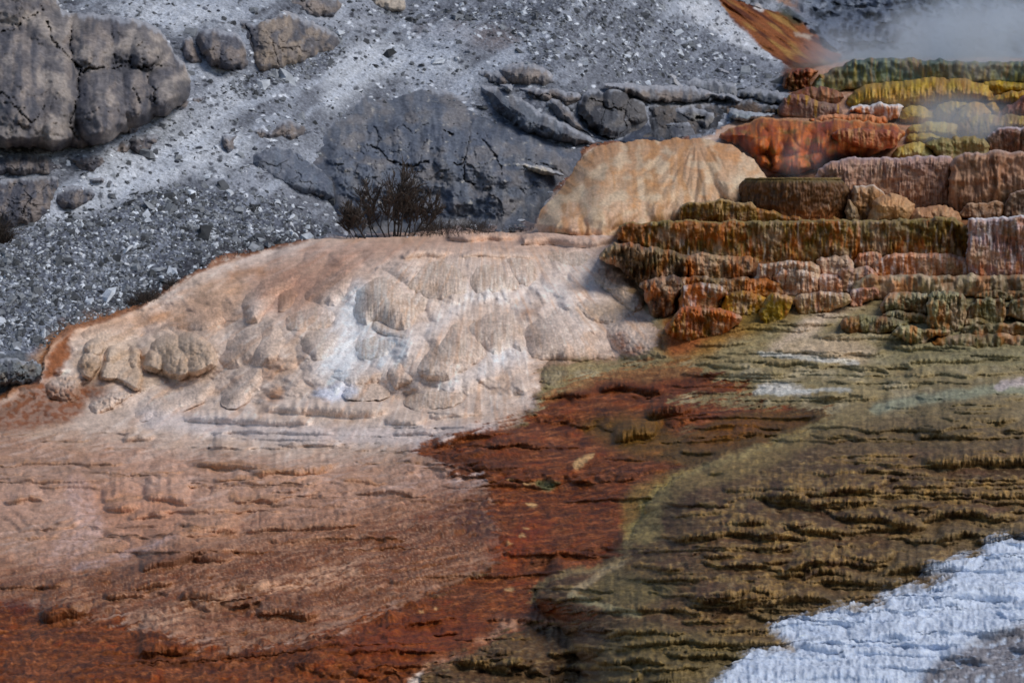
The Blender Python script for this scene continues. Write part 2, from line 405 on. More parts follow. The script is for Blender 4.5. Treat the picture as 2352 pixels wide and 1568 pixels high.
# ledges one by one: rim line and height of the face below it (enlargement units)
LEDGES = {9: (("1130,40 1280,20 1560,25", 60), ("1560,10 1860,0 2343,-10 3000,-20", 140), ("1060,90 1200,85 1400,95 1640,110 1740,160", 70), ("790,170 900,165 1060,180 1380,200", 60), ("1740,170 1860,165 2100,150 2343,150 3000,150", 55),
    ("780,225 960,215 1340,240", 40), ("540,290 700,270 900,290 1150,290 1350,295 1400,320", 120), ("1340,230 1500,215 1720,225 1960,235 2343,250 3000,250", 110), ("1420,400 1560,365 1700,370 1800,375 1900,380", 80), ("1100,480 1280,470 1500,475 1700,480", 90),
    ("700,510 900,490 1060,510 1100,560", 90), ("1400,560 1600,545 1750,560", 50), ("530,650 640,635 760,640", 60), ("140,680 300,660 440,680", 70), ("1280,650 1460,640 1600,650", 40), ("300,770 480,740 620,760", 70), ("700,790 860,780 1000,790 1100,800", 60),
    ("400,870 620,850 740,870", 80), ("20,1010 300,990 560,985 720,980", 90), ("0,1130 200,1120 400,1130", 60), ("1100,690 1300,680 1440,690", 50), ("1180,870 1300,860 1420,880", 50), ("-60,420 60,390 250,380 420,400", 60), ("250,470 420,440 560,450", 70), ("-200,560 0,540 200,560", 50),
    ("1700,330 1900,300 2343,310 3000,310", 60), ("500,600 700,590 900,610", 45), ("1800,470 2000,450 2343,460", 50), ("-300,800 -100,790 100,810", 50),
    ("2080,650 2200,607 2343,600 3000,600", 110), ("1980,700 2060,690 2160,690", 50), ("1650,790 1760,742 1960,740", 90), ("1830,840 1960,800 2200,820 2343,810", 70), ("1390,975 1480,937 1640,940 2000,960", 110), ("890,1130 960,1097 1200,1102 1340,1080", 100), ("590,1220 740,1197 1050,1200", 90),
    ("780,1290 1000,1270 1300,1310", 80), ("1300,1090 1500,1060 1900,1080", 80), ("300,1430 420,1400 700,1410", 80), ("1200,1420 1400,1380 1700,1400", 80), ("1700,1000 1900,980 2343,1010", 70)),
 8: (("1820,775 1900,737 2100,745 2343,770", 70), ("1390,915 1500,890 1700,920 1860,920", 60), ("1440,985 1600,960 1800,970", 60), ("1400,1345 1600,1300 1760,1310", 80), ("1450,1445 1700,1420 1900,1430", 70), ("1700,1060 1900,1040 2200,1060", 60),
    ("950,1115 1100,1090 1330,1110 1600,1150", 70), ("230,1180 500,1130 800,1100", 55), ("600,1205 900,1170 1130,1180", 60), ("100,1480 300,1400 600,1420", 60), ("760,1390 900,1380 1050,1400 1240,1390", 110), ("0,180 150,170 300,190", 50), ("60,260 250,240 450,260 620,280", 60), ("1300,700 1600,660 1900,690", 40)),
 7: (("1290,95 1400,47 1700,60 2000,85 2343,70", 70), ("1720,110 1900,85 2100,100", 70), ("1460,175 1600,150 1760,160", 45), ("1540,305 1700,280 1950,290", 65), ("1520,392 1650,360 1800,370", 45), ("1260,425 1400,400 1500,420", 55), ("1230,525 1340,472 1500,480 1640,500", 95),
    ("1640,520 1900,480 2200,470 2500,470", 60), ("700,295 850,262 980,280", 70), ("980,295 1150,262 1300,290", 95), ("720,355 850,340 960,350", 65), ("940,790 1060,730 1300,640 1520,650", 90), ("1340,705 1500,680 1600,690", 60), ("-100,85 250,42 500,45 900,60", 35), ("-100,185 300,170 700,180", 35),
    ("30,315 200,290 300,310", 45), ("800,920 1000,860 1200,850", 65), ("720,965 860,930 1000,950", 65), ("1230,965 1400,930 1560,960", 65), ("280,1085 400,1050 600,1040", 85), ("-100,890 250,900 500,880", 35), ("950,1345 1100,1290 1340,1300", 85), ("1750,1065 1900,1030 2200,1080", 85), ("1600,200 1900,180 2200,200", 40), ("880,420 1000,390 1150,410", 50)),
 4: (("1760,1245 1830,1215 2000,1205 2343,1215 2700,1230", 90), ("1200,1312 1260,1285 1500,1280 1800,1300 2200,1310", 65), ("850,1445 900,1410 1050,1415", 60), ("1450,1505 1500,1480 1600,1490", 45), ("1400,1400 1700,1370 2100,1390 2343,1400", 40), ("1900,1480 2100,1460 2343,1480", 45)),
 5: (("300,1325 400,1290 560,1300", 75), ("340,1395 480,1375 700,1385", 50), ("600,1275 750,1250 860,1270", 50), ("600,1475 700,1420 860,1390 1250,1380", 70), ("980,1485 1100,1450 1400,1470", 65), ("1860,1415 1950,1370 2150,1360", 90), ("2080,1235 2200,1200 2400,1200", 95), ("1300,1145 1500,1110 1700,1130", 55), ("1750,1085 1900,1050 2200,1100", 65),
    ("700,75 900,42 1100,42 1200,62", 55), ("1190,110 1230,55 1400,50 1550,72 1880,62", 75), ("400,190 480,150 650,145 740,160", 60), ("780,190 860,165 1100,170 1350,190", 45)),
 6: (("960,600 1100,585 1240,600", 35), ("620,700 800,660 960,640", 45), ("900,740 1100,720 1300,730", 45), ("520,880 800,870 1200,900", 40), ("1200,940 1500,925 1900,940", 40), ("1500,1000 1800,985 2343,1000", 40), ("900,1160 1100,1120 1350,1130", 70), ("1700,880 1900,870 2343,880", 40), ("1080,860 1250,840 1400,870", 40),
    ("1350,1080 1600,1050 1900,1060", 50), ("1560,1190 1800,1165 2100,1150 2400,1150", 60), ("1700,1330 1900,1290 2343,1290", 80), ("900,1420 1100,1400 1300,1440", 50), ("1600,1420 1800,1390 2100,1400", 60), ("600,980 800,960 1000,980", 35), ("330,1040 500,1020 800,1050", 30))}
_r = random.Random(5)
def more(n, u0, u1, v0, v1, hk, l0, l1, dip=0.0):
    for _ in range(n):
        uu, vv = _r.uniform(u0, u1), _r.uniform(v0, v1); hh = hk * (vv - HOR) * _r.uniform(.45, 1.25); LL = _r.uniform(l0, l1) * (.5 + (vv - HOR) / 900)
        k_ = 5; LEDGES.setdefault(0, []).append((' '.join('%.0f,%.0f' % (uu + LL * i / (k_ - 1), vv + dip * LL * i / (k_ - 1) + (.9 * (2 * i / (k_ - 1) - 1) ** 2 * _r.uniform(-.4, 1) + _r.uniform(-.35, .35)) * hh) for i in range(k_)), hh))
more(46, 1580, 2352, 690, 860, .045, 60, 240)
more(34, 1480, 2300, 800, 1000, .022, 90, 420)
more(80, 1520, 2350, 930, 1520, .030, 60, 250)
more(50, 1520, 2350, 930, 1520, .018, 60, 320)
more(26, 1300, 1900, 1300, 1560, .020, 90, 300)
more(30, -40, 1050, 955, 1260, .014, 90, 340)
more(8, -40, 1000, 1250, 1560, .010, 100, 320, -.06)
more(16, 950, 1500, 900, 1500, .014, 80, 260)
LEDGES[0].sort(key=lambda q: float(q[0].split()[0].split(',')[1]))
lrise = np.zeros(U.shape, f32)
for c_, ls_ in LEDGES.items():
    for li, (s_, h_) in enumerate(ls_):
        p_ = chaikin(pts(c_, s_), 2, False); h_ = h_ * CROPS[c_][2] * (.42 if c_ == 9 and float(s_.split()[0].split(',')[1]) > 590 and li >= 29 else .72 if c_ in (8, 9) else 1.0)
        i0, i1 = np.searchsorted(us, [p_[0, 0] - 14, p_[-1, 0] + 14]); j0, j1 = np.searchsorted(vs, [p_[:, 1].min() - 3.4 * h_ - 8, p_[:, 1].max() + 1.6 * h_ + 8])
        if i1 - i0 < 3: continue
        sl = (slice(j0, j1), slice(i0, i1)); u_ = U[sl]; v_ = V[sl]; sd_ = 900 + c_ * 60 + li
        rim = np.interp(u_, p_[:, 0], p_[:, 1]) + h_ * .30 * perlin(u_ / (h_ * 2.2 + 10), 0 * u_, sd_) + h_ * .14 * np.abs(perlin(u_ / (h_ * .7 + 4), 0 * u_, sd_ + 1)); Lp = p_[-1, 0] - p_[0, 0]; endm = sstep(p_[0, 0] - 10, p_[0, 0] + .22 * Lp, u_) * sstep(p_[-1, 0] + 10, p_[-1, 0] - .22 * Lp, u_); hh_ = h_ * (.45 + .55 * endm)
        x_ = (v_ - rim) / hh_
        ft_ = (rim + hh_)[0]; cur_ = (Yt + dY)[:, i0:i1]; rr_ = np.clip(np.searchsorted(vs, ft_), 1, len(vs) - 1); ii_ = np.arange(i1 - i0)
        tt_ = (ft_ - vs[rr_ - 1]) / (vs[rr_] - vs[rr_ - 1])
        nr_ = cur_[rr_ - 1, ii_] * (1 - tt_) + cur_[rr_, ii_] * tt_
        near = _sm(nr_[None], 12, 1) + 0 * u_             # the face stands at the distance of its foot
        endw = sstep(0, .5, endm)
        bulge_ = (.05 * np.sin(np.clip(x_, 0, 1) * math.pi) * (.4 + np.abs(perlin(u_ / 13, v_ / 70, sd_ + 2))) + .028 * np.abs(perlin(u_ / 6, v_ / 40, sd_ + 3)) * (x_ > 0)) * np.clip(h_ / 18, .4, 1.6) * (1 - .75 * white[sl]) * (1 - .65 * crm[sl]) * (1 - .5 * (tan + mottle)[sl].clip(0, 1))
        front_ = near * (1 + .012 * np.exp(-np.clip(x_, 0, 1) / .16)) - bulge_ * (x_ < 1)
        tread_ = near * 1.012 * (np.maximum(rim - HOR, 10) / np.maximum(v_ - HOR, 6)) ** 1.04     # level ground running back from the rim
        base_ = Yt[sl] + dY[sl]
        new_ = np.where(x_ >= 1, base_, np.where(x_ >= 0, np.minimum(base_ + .015, front_), base_ + (np.minimum(base_, tread_) - base_) * sstep(4.5, 1.2, -x_)))
        dY[sl] += (new_ - base_) * endw
        lrise[sl] = np.maximum(lrise[sl], sstep(-.08, .1, x_) * sstep(1.15, .85, x_) * sstep(0, .5, endm))
# the white crust stands a little proud and has broad low steps
dz += white * (.02 + .006 * nf + .035 * fbm(GX / .8, GY / .35, 121, 2) + .010 * pebb)
# chute: gullies running down it
ch_c = (U - 1640) * .55 - (V) * .83
dY += chute * (.5 * fbm(ch_c / 16, (U + V) / 160, 125, 3) + .25)
# far grey hill behind the steam
far = hill * sstep(1760, 1900, U + V * .0) * (1 - chute) * (1 - sstep(100, 160, V - (U < 1900) * 40))
dY -= far * (2.2 * fbm(U / 95 + V / 160, V / 60, 131, 3) + .5 * nf)

# ---------------------------------------------------------------- mineral colours of the ground, with a few highlights and some shade painted in
GAIN = 1.0
COLR = np.zeros(U.shape + (3,), f32); WET = np.zeros(U.shape, f32)

def lay(mask, c, wet=None):
    global COLR, WET
    m = np.clip(mask, 0, 1)
    COLR = COLR * (1 - m[..., None]) + m[..., None] * lin(c)
    if wet is not None: WET = WET * (1 - m) + m * wet

def blob(c, s, colr, feather=14, op=1.0, warp=1.0, mod=None, wet=None):
    m = in_poly(pts(c, s), feather, warp) * op
    lay(m if mod is None else m * mod, colr, wet)

def line(c, s, colr, width, feather=None, op=1.0, warp=.7, mod=None, wet=None):
    m = on_line(pts(c, s), width, feather, warp) * op
    lay(m if mod is None else m * mod, colr, wet)

one = np.ones_like(U)
# --- grey hillside
lay(one, (112, 116, 126))
lay(sstep(-.2, .5, nb), (150, 155, 166))
talus2 = np.maximum.reduce([in_poly(pts(1, s), 26) for s in (
    "-900,1700 0,1590 330,1500 700,1440 1100,1300 1400,1290 1650,1310 1900,1420 2150,1500 2343,1620 1900,1900 1100,2200 -900,2800",
    "1900,250 2343,150 2343,420 2000,520 1700,640 1500,680 1560,560 1850,470")] + [in_poly(pts(2, s), 26) for s in (
    "0,60 300,130 700,60 1100,20 1700,-60 2100,0 2400,150 3000,600 2600,620 2100,560 1700,470 1300,420 1200,300 900,160 500,160",)])
talus = talus2 * (1 - .5 * sstep(800, 1000, U) * sstep(330, 200, V))
lay(talus * hmask * .8, (90, 96, 110))
lay(hmask * sstep(.05, .6, fbm(U / 120, V / 60, 141, 3)) * .5, (86, 90, 100))
for c, s in ((1, "640,30 1150,0 1350,180 1240,190 1000,140"), (1, "1130,0 1600,40 1680,200 1300,170 1220,240 1150,180"), (1, "1200,440 1440,420 1560,520 1480,640 1300,740 1060,830 700,1010 640,1180 300,1430 340,1530 640,1420 900,1240 1250,1040 1500,850 1750,700 1620,560 1400,500"),
             (1, "1250,880 1700,870 1700,1100 1500,1210 1250,1180 1100,1100"), (1, "700,1220 1100,1100 1250,1200 950,1320 700,1400"), (2, "0,300 400,260 800,380 900,520 500,480 200,560 0,700 -100,820 -140,600")):
    blob(c, s, (196, 202, 212), 26, .85)
blob(3, "0,-40 130,0 330,110 520,240 640,330 740,420 800,460 640,440 400,330 150,180 0,90", (196, 200, 208), 10, .85)
blob(3, "600,-40 860,-20 900,80 960,150 1050,240 1000,260 900,160 700,60", (160, 160, 168), 10, .7)
blob(2, "420,220 800,150 1150,200 1250,330 900,330 700,260", (122, 112, 112), 20, .7)
ff1, ff2, fid = worley(U / 6.0, V / 3.6, 145)
chips = hmask * sstep(.66, .72, fid) * sstep(.62, .3, ff1)
lay(chips * (.35 + .5 * talus), (158, 165, 178))
lay(hmask * sstep(.25, .2, fid) * sstep(.6, .4, ff1) * (.3 + .5 * talus), (52, 56, 66))
gf1, gf2, gid = worley(U / 13 + .4 * nm, V / 7.5, 149)
lay(hmask * sstep(.93, .95, gid) * sstep(.5, .36, gf1), (208, 214, 224))
lay(hmask * sstep(.12, .1, gid) * sstep(.5, .36, gf1) * .8, (48, 50, 58))
dr_ = fbm((U * .83 - V * .56) / 300, (U * .56 + V * .83) / 46, 195, 3)
lay(hmask * sstep(.0, .5, dr_) * (.55 - .35 * talus), (176, 184, 198))
lay(hmask * sstep(.15, .6, -dr_) * .3, (92, 98, 110))
# lower left bedrock and damp dark rim by the water
blob(4, "-200,830 0,880 110,850 300,890 310,960 230,1060 120,1090 60,1140 -200,1300", (96, 100, 106), 5)
line(4, "0,1060 60,1020 150,960 300,920", (40, 42, 46), 1.5, 3)
line(0, "-20,930 90,868 115,780 240,722 380,648 520,580 700,540", (48, 46, 50), 20, 22, .75)
line(0, "-20,918 60,880 96,866 108,800 140,750", (36, 36, 40), 10, 10, .85)
# --- chute
lay(chute, (128, 76, 44))
lay(chute * sstep(0, .5, perlin(ch_c / 9, (U + V) / 120, 151)), (84, 46, 32))
lay(chute * sstep(.1, .6, perlin(ch_c / 13 + 7, (U + V) / 90, 153)), (150, 112, 62))
blob(3, "640,60 760,60 840,150 800,180 700,130", (62, 64, 44), 7, .9)
blob(3, "490,20 560,20 580,80 520,70", (190, 186, 186), 4)
blob(3, "780,210 870,230 880,280 800,250", (176, 158, 142), 5, .9)
blob(3, "960,250 1060,280 1200,380 1150,410 1000,330", (176, 170, 168), 6, .85)
blob(3, "620,-40 760,-20 820,80 760,60 660,20", (158, 108, 60), 8, .8)
# --- far hill
lay(far, (88, 98, 116))
lay(far * sstep(.1, .6, fbm(U / 40, V / 30, 155, 3)), (126, 134, 148))
lay(far * sstep(.0, .4, fbm(U / 34, V / 22, 157, 3)), (44, 50, 60))

# --- upper terraces ground (mostly behind the formations)
up = (1 - hill) * sstep(560, 500, V) * sstep(1350, 1450, U)
lay((1 - hill) * one, (150, 116, 92), .5)
lay(up, (128, 92, 74), .6)
blob(3, "680,470 1200,400 1500,395 3300,420 3300,520 1400,510 880,590 680,590", (84, 96, 84), 14, .9)
blob(3, "680,470 900,460 1000,450 960,490 900,520 880,600 680,600", (112, 60, 36), 8)
blob(3, "1060,640 1500,600 3300,560 3300,900 1900,1100 1400,1080 1560,880 1480,800", (140, 118, 62), 14)

# --- tan foreground
tn = np.clip(tan, 0, 1)
lay(tn, (176, 138, 114), .75)
lay(tn * sstep(-.15, .55, nb + .5 * nm), (202, 160, 136))
lay(tn * sstep(.1, .6, nm - .4 * nb) * .7, (168, 118, 86))
lay(tn * sstep(.18, .5, nh) * .5, (146, 110, 90))
lay(tn * sstep(.05, .5, nd2) * .6, (212, 184, 168))
lay(tn * sstep(.4, .75, pil * widd) * .35, (200, 150, 112))
lay(tn * riserf * .25, (150, 106, 74))
lay(tn * lrise * sstep(-.4, .3, nf + nm) * .7, (166, 116, 72))
# --- cream mound
cr = crm
lay(cr, (212, 188, 170), .7)
lay(cr * sstep(-.1, .5, nb + .35 * nflow), (224, 204, 190))
lay(cr * sstep(.1, .5, nflow) * .6, (196, 158, 130))
lay(cr * sstep(.25, .6, nflow2) * .35, (232, 218, 206))
lay(cr * sstep(.2, .55, -nm + .5 * nflow) * .5, (200, 166, 138))
blob(5, "-700,350 -420,260 0,110 500,20 1100,20 1900,40 1880,130 1300,150 700,150 420,180 200,220 0,360 -200,560 -420,620", (190, 146, 118), 40, .75)
blob(6, "-2400,300 -2200,300 -1900,300 -1850,700", (205, 170, 145), 30, .3)
lay(in_poly(pts(16, "0,250 700,60 1500,20 1900,150 1500,260 1200,480 900,600 700,700 400,900 200,700 0,600"), 40) * cr * .55 * (.4 + .6 * sstep(-.3, .4, nflow)), (178, 132, 106))
lay(in_poly(pts(16, "560,420 800,420 900,560 700,760 560,620"), 22) * cr * .4, (162, 118, 98))
# left flank goes tan-orange, with a rusty border
blob(4, "200,900 440,690 700,620 1150,540 1350,420 1700,300 1700,560 1500,700 1200,700 900,700 560,730 430,860 330,1010", (206, 160, 124), 26, .7)
blob(4, "280,1060 320,960 360,860 440,740 520,700 500,760 470,850 430,960 380,1040", (150, 88, 46), 10, .95)
blob(4, "-500,1500 -500,1250 0,1230 60,1150 200,1090 300,1050 420,1130 560,1080 760,1080 760,1130 600,1200 560,1300 400,1370 0,1400", (128, 74, 40), 14, .95, mod=.72 + .28 * sstep(-.2, .3, nf))
blob(4, "540,960 640,900 700,960 680,1040 600,1050", (128, 82, 42), 12, .8)
blob(4, "560,740 900,740 1000,830 1040,760 1300,720 1480,860 1480,980 1250,1060 960,1130 600,1060 500,980", (192, 164, 134), 30, .6)
for c, s, w, o in ((0, "100,830 112,795 150,757 240,735 330,698 385,662 460,618 520,594 600,574 700,551", 5, .8), (0, "-40,950 30,888 90,885", 6, .8), (2, "1340,1400 1480,1290 1590,1150 1660,1020 1760,990 2343,960", 5, .8)):
    line(c, s, (132, 78, 40), w, 7, o)
line(0, "380,664 460,620 520,596 600,576 680,556", (214, 196, 180), 3, 5, .7, mod=sstep(.0, .3, nf))
# white threads and pools of fresh travertine
for c, s, w, f, o in ((16, "1340,560 1290,700 1260,800 1290,880", 26, 26, .9), (16, "1200,870 1260,980 1190,1110 1090,1290 1040,1420", 60, 60, .9), (16, "1290,980 1420,1080 1560,1110 1640,1180", 46, 46, .85),
                      (16, "1040,1420 1240,1400 1440,1360 1640,1300 1760,1240", 40, 34, .9), (5, "-30,960 60,1060 -20,1150", 22, 30, .8), (5, "900,480 1030,460 1090,480", 20, 20, .8),
                      (5, "300,920 420,800 560,720 700,620 820,520", 16, 30, .6), (5, "700,1090 860,1010 1000,960 1090,900 1240,870", 16, 30, .7), (5, "1040,880 1090,900 1160,800", 14, 16, .6),
                      (5, "1230,420 1330,440 1480,420 1510,520", 16, 30, .4), (5, "820,430 850,380 860,480", 10, 10, .5)):
    line(c, s, (234, 232, 232), w * .35, f * 1.15, o * .75, .35, mod=.6 + .4 * sstep(-.3, .3, nflow))
blob(16, "1090,1290 1280,1130 1400,1340 1240,1400 1040,1440", (236, 234, 234), 14, .8)
blob(4, "2150,1110 2250,1090 2343,1080 2500,1120 2343,1190 2180,1190", (214, 218, 232), 10, .8)
# orange knolls
for c, s, o in ((4, "1160,690 1300,700 1320,690 1220,670", .7), (4, "1560,290 1780,280 1820,340 1700,320 1540,400", .6), (4, "1820,920 1900,900 1960,940 1880,1040 1810,1060", .5), (4, "1810,1140 1880,1090 1960,1130 1880,1210 1810,1200", .7),
                (4, "1060,600 1160,590 1100,640 1020,640", .6), (5, "1220,590 1330,570 1360,580 1240,620", .7)):
    blob(c, s, (178, 120, 70), 14, o)
blob(5, "1860,740 1930,730 1940,850 2040,780 2060,910 1990,910 1880,830", (150, 82, 40), 12, .8, mod=.5 + .5 * sstep(-.2, .3, nf))
blob(5, "1690,290 1900,280 2080,540 1960,600 1800,640 1650,630 1600,560 1900,520", (168, 140, 108), 28, .6)
# --- left foreground details
fg = np.clip(fore, 0, 1)
blob(7, "-600,60 0,60 400,70 800,90 760,150 300,180 100,260 -600,230", (120, 104, 92), 24, .45)
blob(7, "480,210 760,220 1000,260 1300,330 1290,560 900,680 640,520", (188, 128, 94), 40, .6)
line(7, "520,250 580,400 620,500 600,580 470,640 340,760", (206, 178, 172), 34, 26, .6, mod=.45 + .55 * sstep(-.3, .3, nf))
line(7, "500,790 760,740 1000,650 1200,590", (196, 176, 176), 9, 12, .75)
line(0, "980,1250 1000,1170 1090,1100 1130,1090 1040,1050 960,1030", (206, 194, 192), 12, 28, .55, mod=.5 + .5 * sstep(-.3, .3, nh))
line(0, "560,1240 760,1170 960,1120 1110,1096", (198, 182, 178), 14, 26, .5, mod=.5 + .5 * sstep(-.3, .3, nh))
line(0, "340,960 700,1000 960,1000 1120,990", (208, 198, 198), 12, 30, .45)
for s in ("1290,90 1400,50 1700,60 1640,110 1400,140", "1720,110 1900,90 2100,130 2000,160 1800,150", "1470,180 1700,150 1760,190 1500,210", "1540,300 1760,280 1950,290 1840,340 1600,345", "1520,390 1700,360 1800,380 1600,400",
          "720,300 960,290 980,330 760,340", "1240,520 1340,480 1380,560 1280,560"):
    blob(7, s, (158, 108, 62), 7, .7)
# --- mottled brown ground
lay(mottle * .95, (116, 74, 50), .75)
lay(mottle * in_poly(pts(0, '-900,1000 300,1180 700,1090 900,1080 1000,1090 960,1150 820,1180 700,1210 500,1250 200,1280 -900,1300'), 60, 2) * .6, (184, 146, 122))
lay(mottle * sstep(.0, .45, nd2 + .5 * nd3 + .4 * nm) * .42, (196, 156, 132))
lay(mottle * sstep(.05, .45, -nd2 + .5 * nd3 + .4 * nm) * .42, (112, 72, 50))
lay(mottle * sstep(.0, .6, nb + .6 * nm) * .5, (118, 78, 58))
lay(mottle * sstep(.15, .55, perlin(U / 5, V / 2.6, 205) + .3 * nm) * .4, (204, 168, 142))
lay(mottle * sstep(.15, .5, -nd) * .5, (110, 62, 42))
blob(8, "940,260 1080,330 1180,240 1230,330 1190,420 1180,480 1220,640 1160,760 1080,640 980,560 760,480 820,400", (66, 42, 32), 22, .8, mod=sstep(-.3, .25, nf + .5 * nh))
blob(8, "640,380 1040,330 1180,480 1000,640 820,590 700,470", (76, 46, 36), 26, .7, mod=sstep(-.35, .2, nf))
blob(7, "780,800 960,740 1280,640 1500,660 1500,740 1380,740 980,820", (86, 56, 44), 18, .7)
RN = sstep(-.35, .45, RAGN + .5 * nf)
for s_, c_, w_, o_ in (("1000,1160 1300,1080 1700,960 2100,880 2400,800", (214, 176, 150), 60, .6), ("-200,880 300,905 700,860 960,800 1300,680", (84, 54, 40), 46, .65), ("-200,1320 300,1270 600,1240", (206, 170, 152), 60, .55), ("500,1380 900,1330 1250,1260 1600,1150", (196, 150, 124), 40, .5),
                       ("500,1120 900,1010 1300,960 1700,860", (92, 60, 44), 40, .6), ("1300,1130 1700,1060 2200,1000", (88, 54, 38), 50, .6), ("1500,620 1800,560 2200,500", (130, 108, 96), 40, .5), ("900,1000 1200,930 1500,900", (196, 158, 136), 36, .5), ("200,1100 500,1060 700,1010", (84, 50, 36), 50, .6)):
    line(7, s_, c_, w_ * .33, w_ * .5, o_, 1.8, mod=RN)
lay(np.clip(mottle + tan, 0, 1) * in_poly(pts(0, '-900,1000 0,1000 500,1050 900,1070 1060,1090 1000,1140 860,1190 640,1230 420,1270 200,1300 -900,1320'), 70, 2, rag=40) * .42 * (.5 + .5 * sstep(-.3, .4, nm)), (202, 162, 140))
# --- red mat
lay(red, (108, 62, 36), .85)
lay(red * sstep(0, .6, fbm(U / 60 + V / 80, V / 22, 171, 3)), (128, 68, 34))
lay(red * sstep(.05, .5, fbm(U / 80, V / 26, 173, 3)) * .7, (92, 56, 40))
lay(red * sstep(.1, .5, -nb + .5 * nm) * .6, (100, 66, 50))
lay(red * sstep(.15, .5, nh) * .5, (150, 96, 72))
lay(red * sstep(.2, .5, -nh) * .6, (72, 42, 34))
lay(red * sstep(.2, .55, nd3) * .5, (168, 112, 80))
lay(red * sstep(.1, .5, -nd2) * .6, (82, 46, 32))
lay(red * lrise * .5, (84, 48, 32))
lay(red * sstep(.45, .8, nf) * .35, (160, 110, 86))  # tan glints painted into the mat's colour
blob(8, "1120,560 1330,430 1420,560 1250,700 1200,820 1060,760 960,650", (136, 64, 30), 26, .6)
blob(8, "-100,1300 200,1150 700,1100 1000,1180 800,1300 400,1400 100,1500", (116, 58, 30), 40, .6)
blob(8, "500,30 900,10 1250,60 1250,110 900,130 620,90", (70, 44, 34), 20, .8, mod=.5 + .5 * sstep(-.3, .2, nf))
blob(5, "1700,900 1850,930 2100,960 2343,980 2500,1100 2343,1190 2050,1090 1800,1130 1560,1180 1300,1290 1230,1300 1330,1220 1550,1160 1750,1060", (96, 54, 38), 18, .75, mod=.4 + .6 * sstep(-.3, .2, nf))
blob(5, "1340,930 1560,900 1900,940 2040,920 1960,1000 1700,1020 1740,1090 1560,1110 1370,1090", (148, 118, 88), 16, .7)
blob(7, "0,1000 200,1000 260,1060 160,1110 0,1090", (86, 40, 22), 18, .9)
blob(8, "1300,200 1400,180 1520,175 1440,225 1400,250 1340,225", (92, 88, 62), 5)
for s in ("1220,330 1350,345 1300,380", "1210,550 1260,545 1250,580 1210,575", "1100,180 1190,175 1180,195", "1110,920 1190,920 1170,945 1120,940", "1230,500 1300,505 1260,520", "610,1045 650,1050 630,1062", "1110,620 1150,615 1130,632", "510,1075 560,1080 530,1090",
          "1230,200 1330,200 1260,215", "1580,60 1700,0 1720,10 1600,120"):
    blob(8, s, (222, 184, 140), 4, .75, .6)
blob(8, "1060,1110 1180,1140 1330,1120 1600,1180 1480,1290 1330,1260 1360,1190 1140,1200 1000,1290 860,1290 1080,1200", (186, 150, 128), 14, .75, mod=.45 + .55 * sstep(-.3, .2, nf))
blob(8, "600,1400 800,1370 1400,1380 1400,1480 1250,1560 1000,1600 640,1560 480,1590 440,1540 520,1470", (170, 134, 112), 14, .8, mod=.45 + .55 * sstep(-.3, .2, nf))
blob(8, "760,1400 900,1390 1020,1440 1000,1540 840,1520 770,1450", (86, 64, 44), 14, .8)
blob(8, "1090,1440 1200,1400 1260,1440 1240,1560 1110,1540", (78, 58, 42), 14, .8)
blob(8, "440,1560 520,1480 580,1500 560,1560 470,1600", (222, 208, 196), 8, .8)
# --- right terraces
rt = np.clip(right * (1 - red), 0, 1)
lay(rt, (106, 82, 56), .75)
lay(rt * sstep(-.1, .6, nb) * .6, (98, 80, 56))
low = rt * sstep(900, 1000, V)
rsr = np.clip(rsr * .55 + lrise, 0, 1)
lay(low * sstep(.0, .5, fbm(U / 110, V / 46, 181, 3)), (78, 58, 40))
lay(low * sstep(.05, .5, fbm(U / 130, V / 50, 183, 3)) * .6, (104, 74, 58))
lay(low * sstep(.1, .5, -nm + .4 * nh) * .6, (64, 46, 32))
lay(low * sstep(1050, 1200, V) * .35, (84, 60, 40))
lay(low * rsr * sstep(-.1, .4, fbm(U / 50, V / 30, 185, 2)) * .8, (128, 98, 58))
lay(low * lrise * sstep(-.5, .3, nm + nf) * .5, (164, 132, 82))
lay(low * rsr * sstep(.2, .6, fbm(U / 34, V / 24, 187, 2)) * .8, (150, 124, 80))
lay(low * sstep(.62, .3, flute) * rsr * .5, (70, 54, 38))
lay(low * sstep(.25, .55, nh2 + .3 * nf) * .3, (168, 146, 110))
blob(9, "-400,260 -200,160 0,120 300,40 700,-140 1000,-260 1400,-320 1460,-280 900,-60 600,80 300,200 0,260 -140,420 -260,540 -120,620 -330,600 -420,560", (142, 122, 80), 14, .6)
blob(9, "-420,560 -300,420 -240,280 -130,180 -60,200 -160,400 -130,560 -240,640", (158, 138, 92), 10, .8)
blob(9, "-700,920 -560,840 -480,780 -400,790 -100,870 0,900 -200,1060 -420,1070 -640,1000", (112, 100, 66), 20, .7)
line(9, "-760,960 -690,900 -600,840 -500,780 -400,740", (176, 156, 124), 8, 9, .7)
line(9, "-760,970 -650,1010 -500,1060 -300,1100", (170, 160, 124), 7, 9, .6)
blob(9, "-600,1300 -400,1170 -100,1180 200,1250 560,1300 700,1430 300,1600 -100,1640 -600,1640", (112, 100, 66), 34, .6)
blob(9, "-300,60 0,-40 -50,-160 -180,-280 -560,-260 -700,-200 -640,-120 -500,-60", (98, 76, 42), 24, .8)
blob(9, "1500,520 1700,440 2000,460 2343,420 2343,560 2000,640 1700,640 1500,860 1250,930 700,1110 300,1240 500,1060 900,960 1300,830", (104, 88, 62), 30, .55)
blob(0, '1420,500 2000,500 3300,490 3300,650 2000,660 1700,720 1540,760 1480,700 1400,580', (126, 88, 62), 12, .9)
blob(0, '1490,1066 1530,1030 1580,990 1700,944 1860,938 1990,934 2040,936 1900,962 1750,1022 1640,1052 1590,1070', (88, 66, 36), 9, .8, .5)  # olive brown valley, with the shade behind the crest painted in
